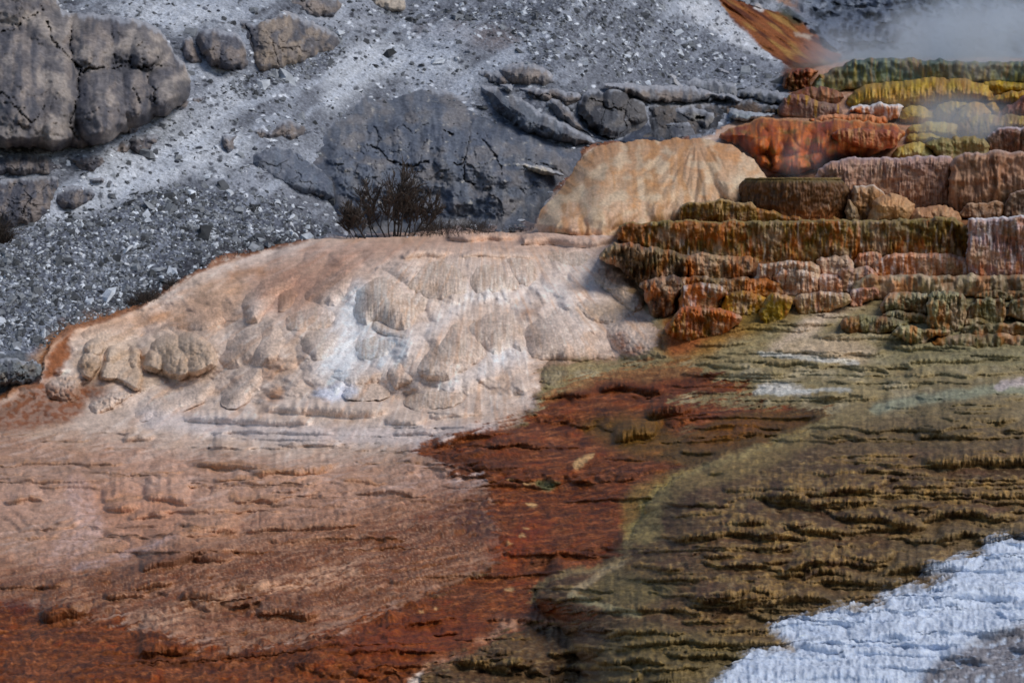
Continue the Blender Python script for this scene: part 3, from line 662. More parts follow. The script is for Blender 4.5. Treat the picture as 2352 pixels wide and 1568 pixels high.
blob(0, '1560,1010 1640,975 1760,960 1720,1000 1620,1040', (120, 78, 40), 14, .6)
line(0, '1432,1262 1452,1226 1500,1134 1545,1099 1600,1077 1700,1049 1800,1009 1900,969 2050,934 2200,905', (166, 148, 104), 6, 13, .6, 1.1, mod=.5 + .5 * sstep(-.4, .2, nf))  # highlight along the bank's crest, painted as a pale line
line(0, '1218,1378 1240,1342 1290,1318 1390,1298 1440,1282', (166, 146, 108), 4, 9, .55, 1.1)
blob(0, '1240,850 1400,822 1580,820 1640,850 1500,880 1400,870 1300,900 1235,935', (152, 116, 84), 12, .85, mod=.6 + .4 * sstep(-.3, .3, nf))
# upper right of the terraces: pale olive, with pale runs and a gold flank
hi = rt * sstep(1010, 900, V) * sstep(640, 720, V)
lay(hi, (150, 134, 100), .6)
lay(hi * sstep(.0, .5, nh) * .8, (122, 112, 84))
lay(hi * sstep(.1, .5, nm) * .7, (172, 158, 130))
lay(hi * sstep(.2, .6, -nm) * .5, (140, 118, 80))
blob(6, "1300,420 1800,440 2343,480 3300,500 3300,1000 1900,960 1500,940 1280,940 1400,860 1700,720 1300,640", (126, 120, 92), 26, .6)
blob(6, "1150,560 1250,520 1000,640 900,740 800,780 620,860 540,870 700,760 800,640 900,590", (206, 184, 164), 16, .75)
blob(6, "800,780 1000,740 1250,790 1330,840 1270,920 1180,940 900,890 640,870", (206, 182, 156), 18, .65)
blob(6, "540,1080 640,1060 900,1120 880,1160 700,1140 520,1140", (220, 216, 210), 9, .75)
line(6, "540,870 800,890 1200,930", (206, 206, 200), 4, 7, .6)
line(6, "500,1130 700,1140 960,1110 1150,1120", (206, 206, 200), 3, 6, .6)
blob(6, "-60,560 200,470 560,470 780,470 760,600 560,680 300,800 150,900 -20,920 -160,880 -140,640", (150, 108, 56), 18, .8)
blob(6, "-60,540 60,520 250,560 420,600 360,660 240,640 100,860 -40,900 -150,800", (160, 88, 56), 18, .75)
blob(6, "340,560 560,520 760,560 640,680 420,760", (128, 108, 56), 24, .7)
blob(6, "1500,1160 1800,1060 2343,1030 3300,1000 3300,1500 1600,1560 1100,1500 900,1440 1200,1300", (108, 92, 64), 40, .55)
line(6, "1330,1250 1560,1190 1900,1150 2150,1110 2343,1110", (150, 156, 136), 8, 16, .6)
line(6, "2343,1060 2220,1065 2170,1100", (190, 176, 176), 7, 9, .7)
# --- white crust
lay(rt * in_poly(WHITE, 60, 1.5) * .6, (132, 122, 96))
lay(white, (200, 210, 226), .5)
lay(white * sstep(.1, .6, nm) * .5, (174, 190, 216))
lay(white * sstep(.0, .5, perlin(U / 4.2, V / 3.2, 191)) * .4, (150, 172, 208))
lay(white * sstep(.2, .5, perlin(U / 7, V / 4, 193)) * .4, (176, 182, 196))
lay(white * sstep(.3, .6, nh2) * .35, (222, 230, 242))
lay(corner * white * .95 * sstep(-.9, -.1, nh + nf), (116, 112, 116))
lay(corner * white * sstep(.2, .6, nh) * .6, (176, 176, 184))
for s in ("1040,1090 1200,1070 1290,1090 1200,1105", "640,1330 760,1330 780,1390 720,1380", "740,1160 860,1110 900,1110 820,1160", "1700,870 1770,870 1720,900"):
    blob(9, s, (150, 138, 126), 4, .8)
tex = 1 + (crm * (.16 * nflow + .10 * nflow2 + .16 * (pebb - .45) + .10 * nf)) + 1.45 * (.20 * nh + .20 * nf + .16 * perlin(U / 4.6, V / 2.9, 201) + .14 * perlin(U / 11, V / 3.2, 203)) * (1 - hmask) * (.35 + .65 * np.clip(red + mottle + right + .6 * tan, 0, 1)) * (1 - .5 * white)
COLR *= np.clip(tex, .45, 1.7)[..., None]
# cream a touch paler, wet warm minerals a touch richer
COLR *= (1 + .03 * crm)[..., None]
_l = COLR @ np.array([.3, .55, .15], f32)
_k = (1 + .26 * np.clip(red + mottle * .8 + right * .4 + tan * .15, 0, 1) * (1 - white) * (1 - hmask))[..., None]
COLR = np.clip(_l[..., None] + (COLR - _l[..., None]) * _k, .006, .86)

def paint_at(u, v):
    j = np.clip(np.searchsorted(vs, v), 0, len(vs) - 1); i = np.clip(np.searchsorted(us, u), 0, len(us) - 1)
    return COLR[j, i]

# ---------------------------------------------------------------- cut the sheet into its surfaces
Yfin = np.maximum(Yt + dY, 3).astype(f32)
P = world_at(U, V, Yfin).astype(f32)
P[..., 2] += dz
lab = np.where(hill > .5, 0, np.where(white > .5, 4, np.where(red > .5, 2, np.where(right > .5, 3, 1))))
nv, nu = U.shape
idx = np.arange(nv * nu, dtype=np.int32).reshape(nv, nu)
quads = np.stack([idx[:-1, :-1], idx[1:, :-1], idx[1:, 1:], idx[:-1, 1:]], -1).reshape(-1, 4)
ql = lab[:-1, :-1].ravel()
Pf = P.reshape(-1, 3); Cf = COLR.reshape(-1, 3); Wf = WET.ravel()
GROUND = {}
for k, (nm_, mat_) in enumerate((('hillside', M_HILL), ('travertine_slope', M_CREAM), ('bacterial_mat', M_MAT), ('terraced_ground', M_TERR), ('white_ground', M_WHITE))):
    q = quads[ql == k]
    used = np.unique(q)
    re = np.zeros(nv * nu, np.int32); re[used] = np.arange(len(used), dtype=np.int32)
    GROUND[k] = tag(mesh_np(nm_, Pf[used], re[q], mat_, Cf[used], Wf[used]), kind='structure')
del quads

def ground_Y(u, v):
    j = np.clip(np.searchsorted(vs, v), 0, len(vs) - 1); i = np.clip(np.searchsorted(us, u), 0, len(us) - 1)
    return Yfin[j, i]

def ground_P(u, v):
    j = np.clip(np.searchsorted(vs, v), 0, len(vs) - 1); i = np.clip(np.searchsorted(us, u), 0, len(us) - 1)
    return P[j, i]

# ---------------------------------------------------------------- formations: bodies with their own outline, distance, thickness and relief
_seed = [300]
SWG = _sm(_sm(Yfin, 16, 0), 16, 1)          # the mound's broad shape, without its small relief
def SWELL(u, v):
    u = np.asarray(u, float); v = np.asarray(v, float)
    j = np.clip(np.searchsorted(vs, v) - 1, 0, len(vs) - 2); i = np.clip(np.searchsorted(us, u) - 1, 0, len(us) - 2)
    x = np.clip((u - us[i]) / (us[i + 1] - us[i]), 0, 1); y = np.clip((v - vs[j]) / (vs[j + 1] - vs[j]), 0, 1)
    return (SWG[j, i] * (1 - x) + SWG[j, i + 1] * x) * (1 - y) + (SWG[j + 1, i] * (1 - x) + SWG[j + 1, i + 1] * x) * y

def form(name, label, cat, c, s, T=.35, r=60, mat=None, group=None, embed=False, sink=.12, Y=None, top=None, mid=None, bot=None, streak=(), blot=(), lip=None,
         flute=(.02, 9), lump=(.03, 30), rough=.0, cracks=(), lobes=(), jit=3.0, step=None, wet=.55, rec=.25, base=0.0, tilt=0.0, pw=1.0, n=2, paint=None, vlump=(1, 1), big=.0, ext=0.0, drape=None, blk=0.0, share=0.0, fan=None):
    _seed[0] += 13; sd = _seed[0]
    p = pts(c, s); vb0 = p[:, 1].max()
    if ext:
        ym = (p[:, 1].min() + vb0) / 2; p[:, 1] = np.where(p[:, 1] > ym, ym + (p[:, 1] - ym) * (1 + 2 * ext), p[:, 1])
    p = chaikin(p, n)
    k = np.arange(len(p)) * 1.0
    # ragged outline
    q = np.roll(p, -1, 0); L = np.hypot(*(q - p).T); per = L.sum()
    m = max(40, int(per / 3.5)); tt = np.linspace(0, per, m, endpoint=False); cum = np.concatenate([[0], np.cumsum(L)])
    pp = np.concatenate([p, p[:1]])
    p = np.stack([np.interp(tt, cum, pp[:, 0]), np.interp(tt, cum, pp[:, 1])], -1)
    p += np.stack([perlin(p[:, 0] / 11, p[:, 1] / 11, sd), perlin(p[:, 0] / 11, p[:, 1] / 11, sd + 1)], -1) * jit
    p += np.stack([perlin(p[:, 0] / 34, p[:, 1] / 34, sd + 22), perlin(p[:, 0] / 34, p[:, 1] / 34, sd + 23)], -1) * jit * 1.6
    lo = p.min(0); hi = p.max(0); st = step or min(3.0, max(1.5, max(hi - lo) / 190))
    gu = np.arange(lo[0] - 2 * st, hi[0] + 2 * st, st); gv = np.arange(lo[1] - 2 * st, hi[1] + 2 * st, st)
    A, B = np.meshgrid(gu, gv)
    d, nx, ny = seg_dist(A, B, p, True, True)
    out = d < 0
    A = np.where(out, nx, A); B = np.where(out, ny, B); keep = d > -st * 1.05
    d = np.maximum(d, 0)
    if r == 0: r = max(float(d.max()) * .96, 6)
    dn = np.clip(d / r, 0, 1)
    um, vb = (lo[0] + hi[0]) / 2, vb0
    if drape:                        # eases into the slope at its top, overhangs at its foot
        hh = np.clip((B - lo[1]) / (hi[1] - lo[1]), 0, 1)
        prof = (1 - (1 - dn) ** 2) ** (drape[0] + (drape[1] - drape[0]) * sstep(.1, .8, hh))
    else: prof = (1 - (1 - dn) ** 2) ** (.5 * pw)
    front = prof * T
    for (lu, lv, ru, rv, am) in lobes:
        (lu, lv), = pts(c, '%g,%g' % (lu, lv)); kk_ = CROPS[c][2]
        e = 1 - ((A - lu) / (ru * kk_)) ** 2 - ((B - lv) / (rv * kk_)) ** 2
        front = np.maximum(front, (prof > 0) * (np.sqrt(np.clip(e, 0, 1)) * am + T * .55 * sstep(0, .25, dn) - (e <= 0) * 9))
    edge = sstep(0, .35, dn)
    if flute[0]: front = front + edge * flute[0] * (.35 + .9 * sstep(-.3, .4, fbm(A / 70, B / 60, sd + 26, 2))) * (np.abs(perlin(A / flute[1], B / (flute[1] * 7), sd + 2)) * 1.6 - .6 * perlin(A / (flute[1] * 3.1), B / (flute[1] * 16), sd + 3))
    if lump[0]:
        g1, g2, gi = worley(A / (lump[1] * vlump[0]) + .35 * perlin(A / lump[1], B / lump[1], sd + 8), B / (lump[1] * vlump[1]), sd + 4)
        front = front + edge * lump[0] * np.clip(1 - g1 * g1 * 1.4, 0, 1)
    if fan:                          # creases spreading from a point on the crest
        fa = np.arctan2(A - fan[0], np.maximum(B - fan[1], 1)); fr = np.hypot(A - fan[0], B - fan[1])
        front = front + edge * fan[3] * sstep(0, 50, fr) * (np.abs(perlin(fa * fan[2], fr / 110, sd + 24)) * 1.4 + .45 * np.abs(perlin(fa * fan[2] * 2.7, fr / 60, sd + 25)))
    if rough: front = front + edge * rough * fbm(A / 24, B / 20, sd + 5, 4, .6)
    if big: front = front + edge * big * fbm(A / 90, B / 80, sd + 6, 2)
    if blk:                          # fractured blocks, slightly out of line with one another, and hairline joints
        b1, b2, bi = worley(A / 46 + .35 * perlin(A / 20, B / 20, sd + 12), B / 38 + .35 * perlin(A / 20, B / 20, sd + 13), sd + 14)
        front = front + edge * (blk * (bi - .5) - blk * .6 * (b2 - b1 < .04) * (fbm(A / 60, B / 60, sd + 15, 2) > -.05))
        b1, b2, bi = worley(A / 15, B / 11, sd + 16)
        front = front + edge * blk * .28 * (bi - .5) * sstep(0, .4, fbm(A / 50, B / 40, sd + 17, 2))
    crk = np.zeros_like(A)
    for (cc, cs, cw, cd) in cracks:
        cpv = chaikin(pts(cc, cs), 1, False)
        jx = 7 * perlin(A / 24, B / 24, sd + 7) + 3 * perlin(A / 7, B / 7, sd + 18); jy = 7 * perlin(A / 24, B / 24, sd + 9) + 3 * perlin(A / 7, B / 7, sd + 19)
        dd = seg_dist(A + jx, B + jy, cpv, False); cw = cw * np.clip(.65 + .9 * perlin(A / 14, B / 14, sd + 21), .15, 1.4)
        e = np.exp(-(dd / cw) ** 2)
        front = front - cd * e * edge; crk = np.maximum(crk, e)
    if embed:
        Yc = (SWELL(A, B) if embed == 'ground' else Yb(A, B)) + sink
        back = prof * .3
    else:
        Y0 = (Y if Y else float(Yb(um, vb))) + T * .8
        Yc = Y0 + tilt * (vb0 - B)
        back = prof * min(max(float(Yb(um, lo[1])) - Y0, T), 5.0)
    Pf_ = world_at(A, B, Yc - front); Pb_ = world_at(A, B, Yc + back)
    kq = keep[:-1, :-1] & keep[1:, :-1] & keep[1:, 1:] & keep[:-1, 1:]
    ii = np.arange(A.size).reshape(A.shape)
    qf = np.stack([ii[:-1, :-1][kq], ii[1:, :-1][kq], ii[1:, 1:][kq], ii[:-1, 1:][kq]], -1)
    N = A.size
    qs = np.concatenate([qf, qf[:, ::-1] + N])
    # colour of the stone
    if paint is not None:
        colr = paint_at(A, B)
        if top: colr = colr * (1 - paint) + paint * lin(top)
    else:
        t = np.clip((B - lo[1]) / max(hi[1] - lo[1], 1) + .12 * perlin(A / 40, B / 30, sd + 10) + .06 * perlin(A / 9, B / 30, sd + 11), 0, 1)[..., None]
        mid = mid or top; bot = bot or mid
        colr = np.where(t < .5, lin(top) * (1 - t * 2) + lin(mid) * t * 2, lin(mid) * (2 - 2 * t) + lin(bot) * (2 * t - 1))
    for i, (rgb, fr, th, op) in enumerate(streak):
        nn = perlin(A / fr + .6 * perlin(A / 50, B / 40, sd + 20 + i), B / (fr * 6.5), sd + 30 + i) + .35 * perlin(A / (fr * .45), B / (fr * 3), sd + 40 + i)
        mm = (sstep(th - .22, th + .22, nn) * op)[..., None]
        colr = colr * (1 - mm) + mm * lin(rgb)
    for i, (rgb, sc, th, op) in enumerate(blot):
        mm = (sstep(th - .2, th + .2, fbm(A / sc, B / (sc * .8), sd + 50 + 3 * i, 3)) * op)[..., None]
        colr = colr * (1 - mm) + mm * lin(rgb)
    if share:                        # stains that run on from one ledge to the next
        for rgb, k_, th_, op_ in (((176, 102, 52), 0, .10, .7), ((84, 62, 42), 3, .18, .75), ((196, 170, 146), 6, .22, .7), ((122, 110, 74), 9, .25, .5)):
            nn = fbm(A / 62 + .25 * perlin(A / 19, B / 60, 740 + k_), B / 70, 720 + k_, 3) + .45 * perlin(A / 8, B / 46, 750 + k_)
            mm = (sstep(th_ - .2, th_ + .3, nn) * op_ * share * .8)[..., None]
            colr = colr * (1 - mm) + mm * lin(rgb)
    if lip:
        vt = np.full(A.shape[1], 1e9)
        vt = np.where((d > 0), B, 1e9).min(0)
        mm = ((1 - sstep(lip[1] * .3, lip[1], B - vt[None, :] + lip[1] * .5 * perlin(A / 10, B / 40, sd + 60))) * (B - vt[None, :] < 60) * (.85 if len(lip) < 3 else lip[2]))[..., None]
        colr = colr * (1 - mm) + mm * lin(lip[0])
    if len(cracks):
        mm = (crk * .4)[..., None]; colr = colr * (1 - mm) + mm * lin((52, 48, 46))  # recess darkening painted into the crack colour, besides the carved depth
    if mat in (M_FALL,):
        l_ = colr @ np.array([.3, .55, .15]); colr = np.clip(l_[..., None] + (colr - l_[..., None]) * 1.28, .006, .86)
    sm = .9 + .2 * perlin(A / 5, B / 5, sd + 70)
    colr = colr * sm[..., None]
    co = np.concatenate([Pf_.reshape(-1, 3), Pb_.reshape(-1, 3)]); cl = np.concatenate([colr.reshape(-1, 3)] * 2)
    used = np.unique(qs); re = np.zeros(2 * N, np.int64); re[used] = np.arange(len(used))
    o = mesh_np(name, co[used], re[qs], mat, cl[used], wet)
    return tag(o, label, cat, group)

DK = (58, 42, 28); BR = (96, 68, 38); RU = (172, 98, 48); OL = (122, 100, 44); PK = (196, 152, 132); PA = (214, 192, 170); MV = (158, 122, 106); GD = (186, 142, 62)
YE = (172, 132, 68); OG = (118, 118, 70); TE = (74, 90, 86); OR = (192, 106, 62); DR = (104, 62, 50); CR = (214, 186, 152); WH = (226, 222, 220); PO = (150, 142, 112)

ROCKS = 'grey rock outcrops on the slope'
GL = [0]
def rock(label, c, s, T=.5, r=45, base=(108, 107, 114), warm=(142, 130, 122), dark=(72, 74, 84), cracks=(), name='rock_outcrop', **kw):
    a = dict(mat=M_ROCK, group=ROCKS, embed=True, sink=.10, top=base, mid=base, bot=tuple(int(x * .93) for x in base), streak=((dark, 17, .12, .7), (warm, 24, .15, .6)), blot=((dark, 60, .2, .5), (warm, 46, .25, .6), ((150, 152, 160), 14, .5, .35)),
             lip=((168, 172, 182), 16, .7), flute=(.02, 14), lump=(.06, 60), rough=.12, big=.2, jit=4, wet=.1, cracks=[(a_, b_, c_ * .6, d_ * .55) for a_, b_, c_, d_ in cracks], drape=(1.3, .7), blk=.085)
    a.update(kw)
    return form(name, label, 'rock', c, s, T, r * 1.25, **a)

# --- upper left faces
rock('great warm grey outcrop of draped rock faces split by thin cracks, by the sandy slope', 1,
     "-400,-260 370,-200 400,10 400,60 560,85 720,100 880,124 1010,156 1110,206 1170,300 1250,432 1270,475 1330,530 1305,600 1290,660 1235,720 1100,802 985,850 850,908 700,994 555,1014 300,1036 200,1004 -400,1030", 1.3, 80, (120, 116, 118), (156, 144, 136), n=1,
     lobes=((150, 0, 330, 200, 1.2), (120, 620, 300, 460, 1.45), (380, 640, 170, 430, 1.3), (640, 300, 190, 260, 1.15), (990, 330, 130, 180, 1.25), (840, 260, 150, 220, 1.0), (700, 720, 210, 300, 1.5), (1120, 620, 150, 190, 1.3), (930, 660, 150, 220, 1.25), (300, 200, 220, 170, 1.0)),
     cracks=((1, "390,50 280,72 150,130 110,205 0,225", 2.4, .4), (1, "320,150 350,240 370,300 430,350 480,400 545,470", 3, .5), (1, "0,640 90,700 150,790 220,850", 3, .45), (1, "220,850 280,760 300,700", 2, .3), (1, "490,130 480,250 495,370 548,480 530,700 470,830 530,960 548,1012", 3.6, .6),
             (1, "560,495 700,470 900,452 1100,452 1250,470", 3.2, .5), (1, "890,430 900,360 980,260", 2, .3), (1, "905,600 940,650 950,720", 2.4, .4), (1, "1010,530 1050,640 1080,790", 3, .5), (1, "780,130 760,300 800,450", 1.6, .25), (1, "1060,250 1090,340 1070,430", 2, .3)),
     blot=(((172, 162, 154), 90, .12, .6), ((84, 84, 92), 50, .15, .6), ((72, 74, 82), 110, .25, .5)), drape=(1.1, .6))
rock('dark rounded rock wedged against the striped one, under the sandy chute', 1, "1310,180 1345,290 1370,370 1440,440 1550,490 1690,492 1700,330 1620,220 1450,195", .8, 50, (96, 96, 104), lobes=((1500, 340, 190, 160, .6),))
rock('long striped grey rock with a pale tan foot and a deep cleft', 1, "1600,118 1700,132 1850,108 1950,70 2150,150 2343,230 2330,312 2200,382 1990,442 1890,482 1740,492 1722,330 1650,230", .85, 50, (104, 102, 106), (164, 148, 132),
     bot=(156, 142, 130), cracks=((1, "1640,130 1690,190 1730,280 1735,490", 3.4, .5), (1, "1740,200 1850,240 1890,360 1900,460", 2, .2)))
rock('small pale grey wedge of rock between the two rounded rocks', 1, "1240,270 1310,240 1350,330 1425,432 1260,442", .5, 24, (128, 126, 132))
rock('low dark boulder with a dusty top at the foot of the big rock face', 1, "730,1040 760,1000 830,960 910,945 900,1010 880,1060 800,1072", .45, 28, (84, 86, 96), name='boulder')
rock('dark oval boulder next to the dusty one, half buried in pale sand', 1, "880,960 900,925 1000,905 1090,930 1105,950 1060,1005 960,1050 900,1055", .45, 28, (88, 88, 96), name='boulder')
rock('small pointed dark rock rising just above the pair of boulders', 1, "830,905 850,880 930,840 985,855 950,890 890,920", .3, 18, (92, 92, 100), name='boulder')
rock('low wide grey brown rock tucked in the sand below the big face', 1, "400,1062 520,1050 700,1045 745,1110 680,1162 570,1184 500,1122", .5, 32, (112, 106, 108))
rock('dusty layered grey rock shelf by the picture edge under the big face', 1, "-300,1050 150,1045 380,1062 435,1130 380,1180 280,1190 -300,1210", .5, 34, (100, 100, 108))
rock('broad dark grey rock mass near the dark bush, beneath the dusty shelf', 1, "-300,1225 200,1200 430,1195 400,1280 350,1400 310,1500 200,1550 -300,1580", .7, 50, (92, 92, 100), cracks=((1, "150,1540 160,1400 240,1330 330,1270", 2, .25),))
rock('dark humped rock with a ragged dusty edge beside the broad mass', 1, "365,1330 450,1270 600,1245 662,1310 640,1370 560,1412 480,1442 400,1420", .5, 32, (88, 90, 100))
rock('small flat dark rock in the pale sand below the low wide rock', 1, "590,1222 680,1200 755,1212 690,1262 640,1255", .3, 14, (90, 92, 100), name='boulder')
rock('small brownish rock poking out of the sand beside the pale dripping lobe', 1, "1315,490 1440,488 1430,540 1350,572", .3, 16, (118, 108, 106), name='boulder')
rock('shadowy low rock merging into sand at the foot of the lower face', 1, "1230,720 1290,640 1480,640 1440,680 1330,720 1200,770", .35, 22, (98, 100, 110))
rock('two grey humps of rock showing above the sand beside the great cracked dome', 1, "1700,895 1780,860 1860,872 1885,825 1990,808 2120,850 2100,930 2000,965 1900,955 1800,972 1740,930", .5, 32, (112, 110, 114))
rock('smooth blue grey rock apron sloping down from the great cracked dome', 1, "1700,1090 1760,1000 1900,962 2060,1000 2130,1080 2270,1170 2330,1270 2300,1400 2150,1340 2080,1345 1960,1262 1800,1192 1720,1140", .7, 46, (104, 112, 126), (120, 124, 134), (92, 98, 112), rough=.05)
rock('small three lobed rock patch in the pale sand, above the blue grey apron', 1, "1500,920 1600,908 1660,940 1580,962 1605,1020 1560,1062 1510,1000", .3, 16, (100, 104, 114), name='boulder')
# --- the great cracked dome and the dark stack beside it
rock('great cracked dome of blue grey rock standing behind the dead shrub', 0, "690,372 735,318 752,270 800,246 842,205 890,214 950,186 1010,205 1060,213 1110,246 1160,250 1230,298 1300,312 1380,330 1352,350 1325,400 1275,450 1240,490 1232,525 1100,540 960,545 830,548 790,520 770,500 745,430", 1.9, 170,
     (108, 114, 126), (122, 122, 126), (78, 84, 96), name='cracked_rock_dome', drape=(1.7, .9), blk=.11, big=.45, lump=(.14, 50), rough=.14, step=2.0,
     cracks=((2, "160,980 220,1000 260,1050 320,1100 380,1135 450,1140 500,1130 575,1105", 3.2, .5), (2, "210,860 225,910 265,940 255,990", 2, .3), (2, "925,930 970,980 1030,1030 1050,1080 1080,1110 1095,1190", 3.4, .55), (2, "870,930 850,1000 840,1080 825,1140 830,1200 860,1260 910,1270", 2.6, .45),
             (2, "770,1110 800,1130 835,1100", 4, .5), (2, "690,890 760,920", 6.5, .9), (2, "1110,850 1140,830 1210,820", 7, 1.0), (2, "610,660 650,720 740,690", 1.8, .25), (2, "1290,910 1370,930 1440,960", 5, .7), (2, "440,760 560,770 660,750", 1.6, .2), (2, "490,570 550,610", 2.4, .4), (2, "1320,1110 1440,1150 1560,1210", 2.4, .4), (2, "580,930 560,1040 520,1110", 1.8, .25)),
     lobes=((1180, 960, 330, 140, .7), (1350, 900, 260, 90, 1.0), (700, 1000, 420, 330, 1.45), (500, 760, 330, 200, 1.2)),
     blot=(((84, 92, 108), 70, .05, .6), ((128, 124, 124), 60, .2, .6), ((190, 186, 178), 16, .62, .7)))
rock('white bleached patch of flaking rock at the bottom edge of the cracked dome', 2, "1130,1110 1200,1085 1300,1110 1520,1190 1530,1215 1400,1200 1260,1170 1170,1160", .75, 16, (196, 192, 184), (206, 190, 160), (140, 140, 148), sink=-.6)
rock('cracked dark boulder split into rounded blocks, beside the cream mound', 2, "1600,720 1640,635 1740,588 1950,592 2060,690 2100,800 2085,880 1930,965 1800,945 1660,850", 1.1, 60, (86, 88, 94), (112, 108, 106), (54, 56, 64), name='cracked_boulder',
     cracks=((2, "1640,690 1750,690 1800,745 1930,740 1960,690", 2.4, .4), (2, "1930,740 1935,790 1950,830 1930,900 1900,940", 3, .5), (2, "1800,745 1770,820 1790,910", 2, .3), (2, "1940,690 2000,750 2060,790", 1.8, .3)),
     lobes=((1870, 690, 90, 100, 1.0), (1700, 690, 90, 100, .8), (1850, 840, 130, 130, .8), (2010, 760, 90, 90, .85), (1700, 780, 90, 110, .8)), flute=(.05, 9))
rock('long grey slab roof bent over the cracked boulder with a dark gap below', 2, "1760,590 1800,570 1960,575 2343,590 2700,640 2760,700 2700,700 2560,660 2343,696 2200,700 2060,695 2000,650 1880,625", .9, 24, (118, 118, 122), lump=(.10, 60), sink=-.5)
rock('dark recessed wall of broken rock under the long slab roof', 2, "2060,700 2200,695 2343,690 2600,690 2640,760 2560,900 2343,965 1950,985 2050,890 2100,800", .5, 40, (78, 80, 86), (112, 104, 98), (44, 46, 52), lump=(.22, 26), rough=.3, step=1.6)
rock('smooth tan grey cap rock above the diagonal ridge', 2, "1040,445 1240,428 1430,478 1446,560 1400,590 1200,590 1110,560", .8, 36, (132, 126, 124), (158, 146, 138), flute=(.05, 10))
rock('fluted dark edge rock next to the tan cap rock', 2, "890,478 1050,468 1190,552 1110,588 960,530", .5, 26, (100, 102, 108), flute=(.07, 8))
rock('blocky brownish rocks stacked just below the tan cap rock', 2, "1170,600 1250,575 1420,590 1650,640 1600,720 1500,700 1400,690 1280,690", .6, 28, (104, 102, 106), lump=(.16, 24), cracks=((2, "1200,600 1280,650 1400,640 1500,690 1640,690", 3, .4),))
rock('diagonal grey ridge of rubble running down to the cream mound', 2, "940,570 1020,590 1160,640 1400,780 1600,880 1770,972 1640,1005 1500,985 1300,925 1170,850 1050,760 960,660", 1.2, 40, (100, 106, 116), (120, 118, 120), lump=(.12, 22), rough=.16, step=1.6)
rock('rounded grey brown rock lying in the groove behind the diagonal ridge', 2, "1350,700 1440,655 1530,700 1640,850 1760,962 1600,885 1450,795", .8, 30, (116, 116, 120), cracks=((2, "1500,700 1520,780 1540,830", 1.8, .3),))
rock('pale lens shaped stone resting in the groove above the diagonal ridge', 2, "1080,585 1110,562 1165,568 1180,600 1155,632 1110,615", .9, 14, (160, 158, 150), name='boulder', sink=-.2)
rock('drooping grey curtain rock with dark drip stripes near the rusty ledges', 11, "880,330 1000,290 1250,290 1420,320 1465,420 1440,500 1330,530 1200,545 1130,560 1050,480 950,430 890,390", 1.0, 30, (116, 120, 126), (140, 140, 142), flute=(.07, 7), mat=M_ROCK)
rock('dark slanting layered slabs ending in an olive tipped point', 11, "1450,400 1640,380 1820,400 1960,460 2030,540 1940,570 1820,560 1660,520 1560,470 1440,500", .8, 22, (84, 88, 94), (104, 104, 104), (50, 52, 56), sink=-.3)
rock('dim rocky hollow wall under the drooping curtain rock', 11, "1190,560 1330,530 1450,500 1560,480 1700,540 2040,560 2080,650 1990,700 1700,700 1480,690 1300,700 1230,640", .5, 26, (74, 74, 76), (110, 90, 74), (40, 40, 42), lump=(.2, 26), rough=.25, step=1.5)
rock('pale blue streaked rock block standing above the orange mound', 11, "1350,690 1400,640 1600,640 1850,680 1880,705 1600,735 1370,760", .9, 20, (150, 160, 166), (168, 172, 172), (110, 118, 126), sink=-.3)
rock('grey block with pale drip streaks and a dark hole, under the slab roof', 11, "740,590 860,570 1060,580 1160,640 1210,740 1120,830 1000,800 900,740 780,700", .8, 30, (104, 104, 108), (150, 146, 140), cracks=((11, "1000,720 1100,740", 9, .8),), sink=-.2, lump=(.14, 22))
rock('low dark ledge of rock directly above the crest of the cream mound', 11, "560,760 700,720 900,740 980,800 990,900 900,940 760,930 660,880 600,800", .8, 26, (88, 92, 100), (116, 116, 120), sink=-.2, cracks=((11, "620,800 760,820 880,810", 2.2, .4),))
rock('smooth blue black rock wall at the foot of the stack, over the cream mound', 11, "220,880 330,770 480,740 600,800 700,960 500,990 100,1010 -60,1020 60,960", .9, 36, (72, 80, 96), (84, 88, 98), (50, 56, 70), flute=(.03, 18), rough=.04)
rock('narrow bright grey slab slanting down into the rubble above the curtain rock', 11, "640,260 720,245 800,290 870,400 850,410 760,370", .7, 14, (176, 174, 170), (190, 184, 176), (130, 130, 134), name='boulder')
rock('thin white slab stone tilted in the rubble near the rusty ledges', 11, "1210,160 1290,160 1350,210 1380,250 1320,240 1240,200", .5, 10, (170, 174, 182), name='boulder')
rock('tan sided flat boulder cut by the top edge of the picture', 2, "150,-60 420,-60 432,40 400,82 350,88 260,60 190,20", .6, 20, (186, 174, 160), (200, 186, 170), (120, 114, 112), name='boulder')
rock('low grey hump of rock breaking the talus beside the flat boulder', 1, "1940,-60 2343,-60 2343,80 2200,120 2050,80", .5, 34, (118, 116, 120))
rock('grey slab with a tan face and hairline crack at the water by the left border', 4, "-200,880 40,900 140,880 300,925 300,985 240,1060 120,1095 -200,1120", .5, 30, (118, 122, 124), (146, 138, 126), cracks=((4, "20,1060 100,990 200,940 300,915", 1.6, .25),))
rock('small angular grey stone slab half sunk at the foot of the apron', 15, "80,460 240,462 240,510 275,548 150,552 100,520", .45, 12, (150, 154, 160), name='boulder')

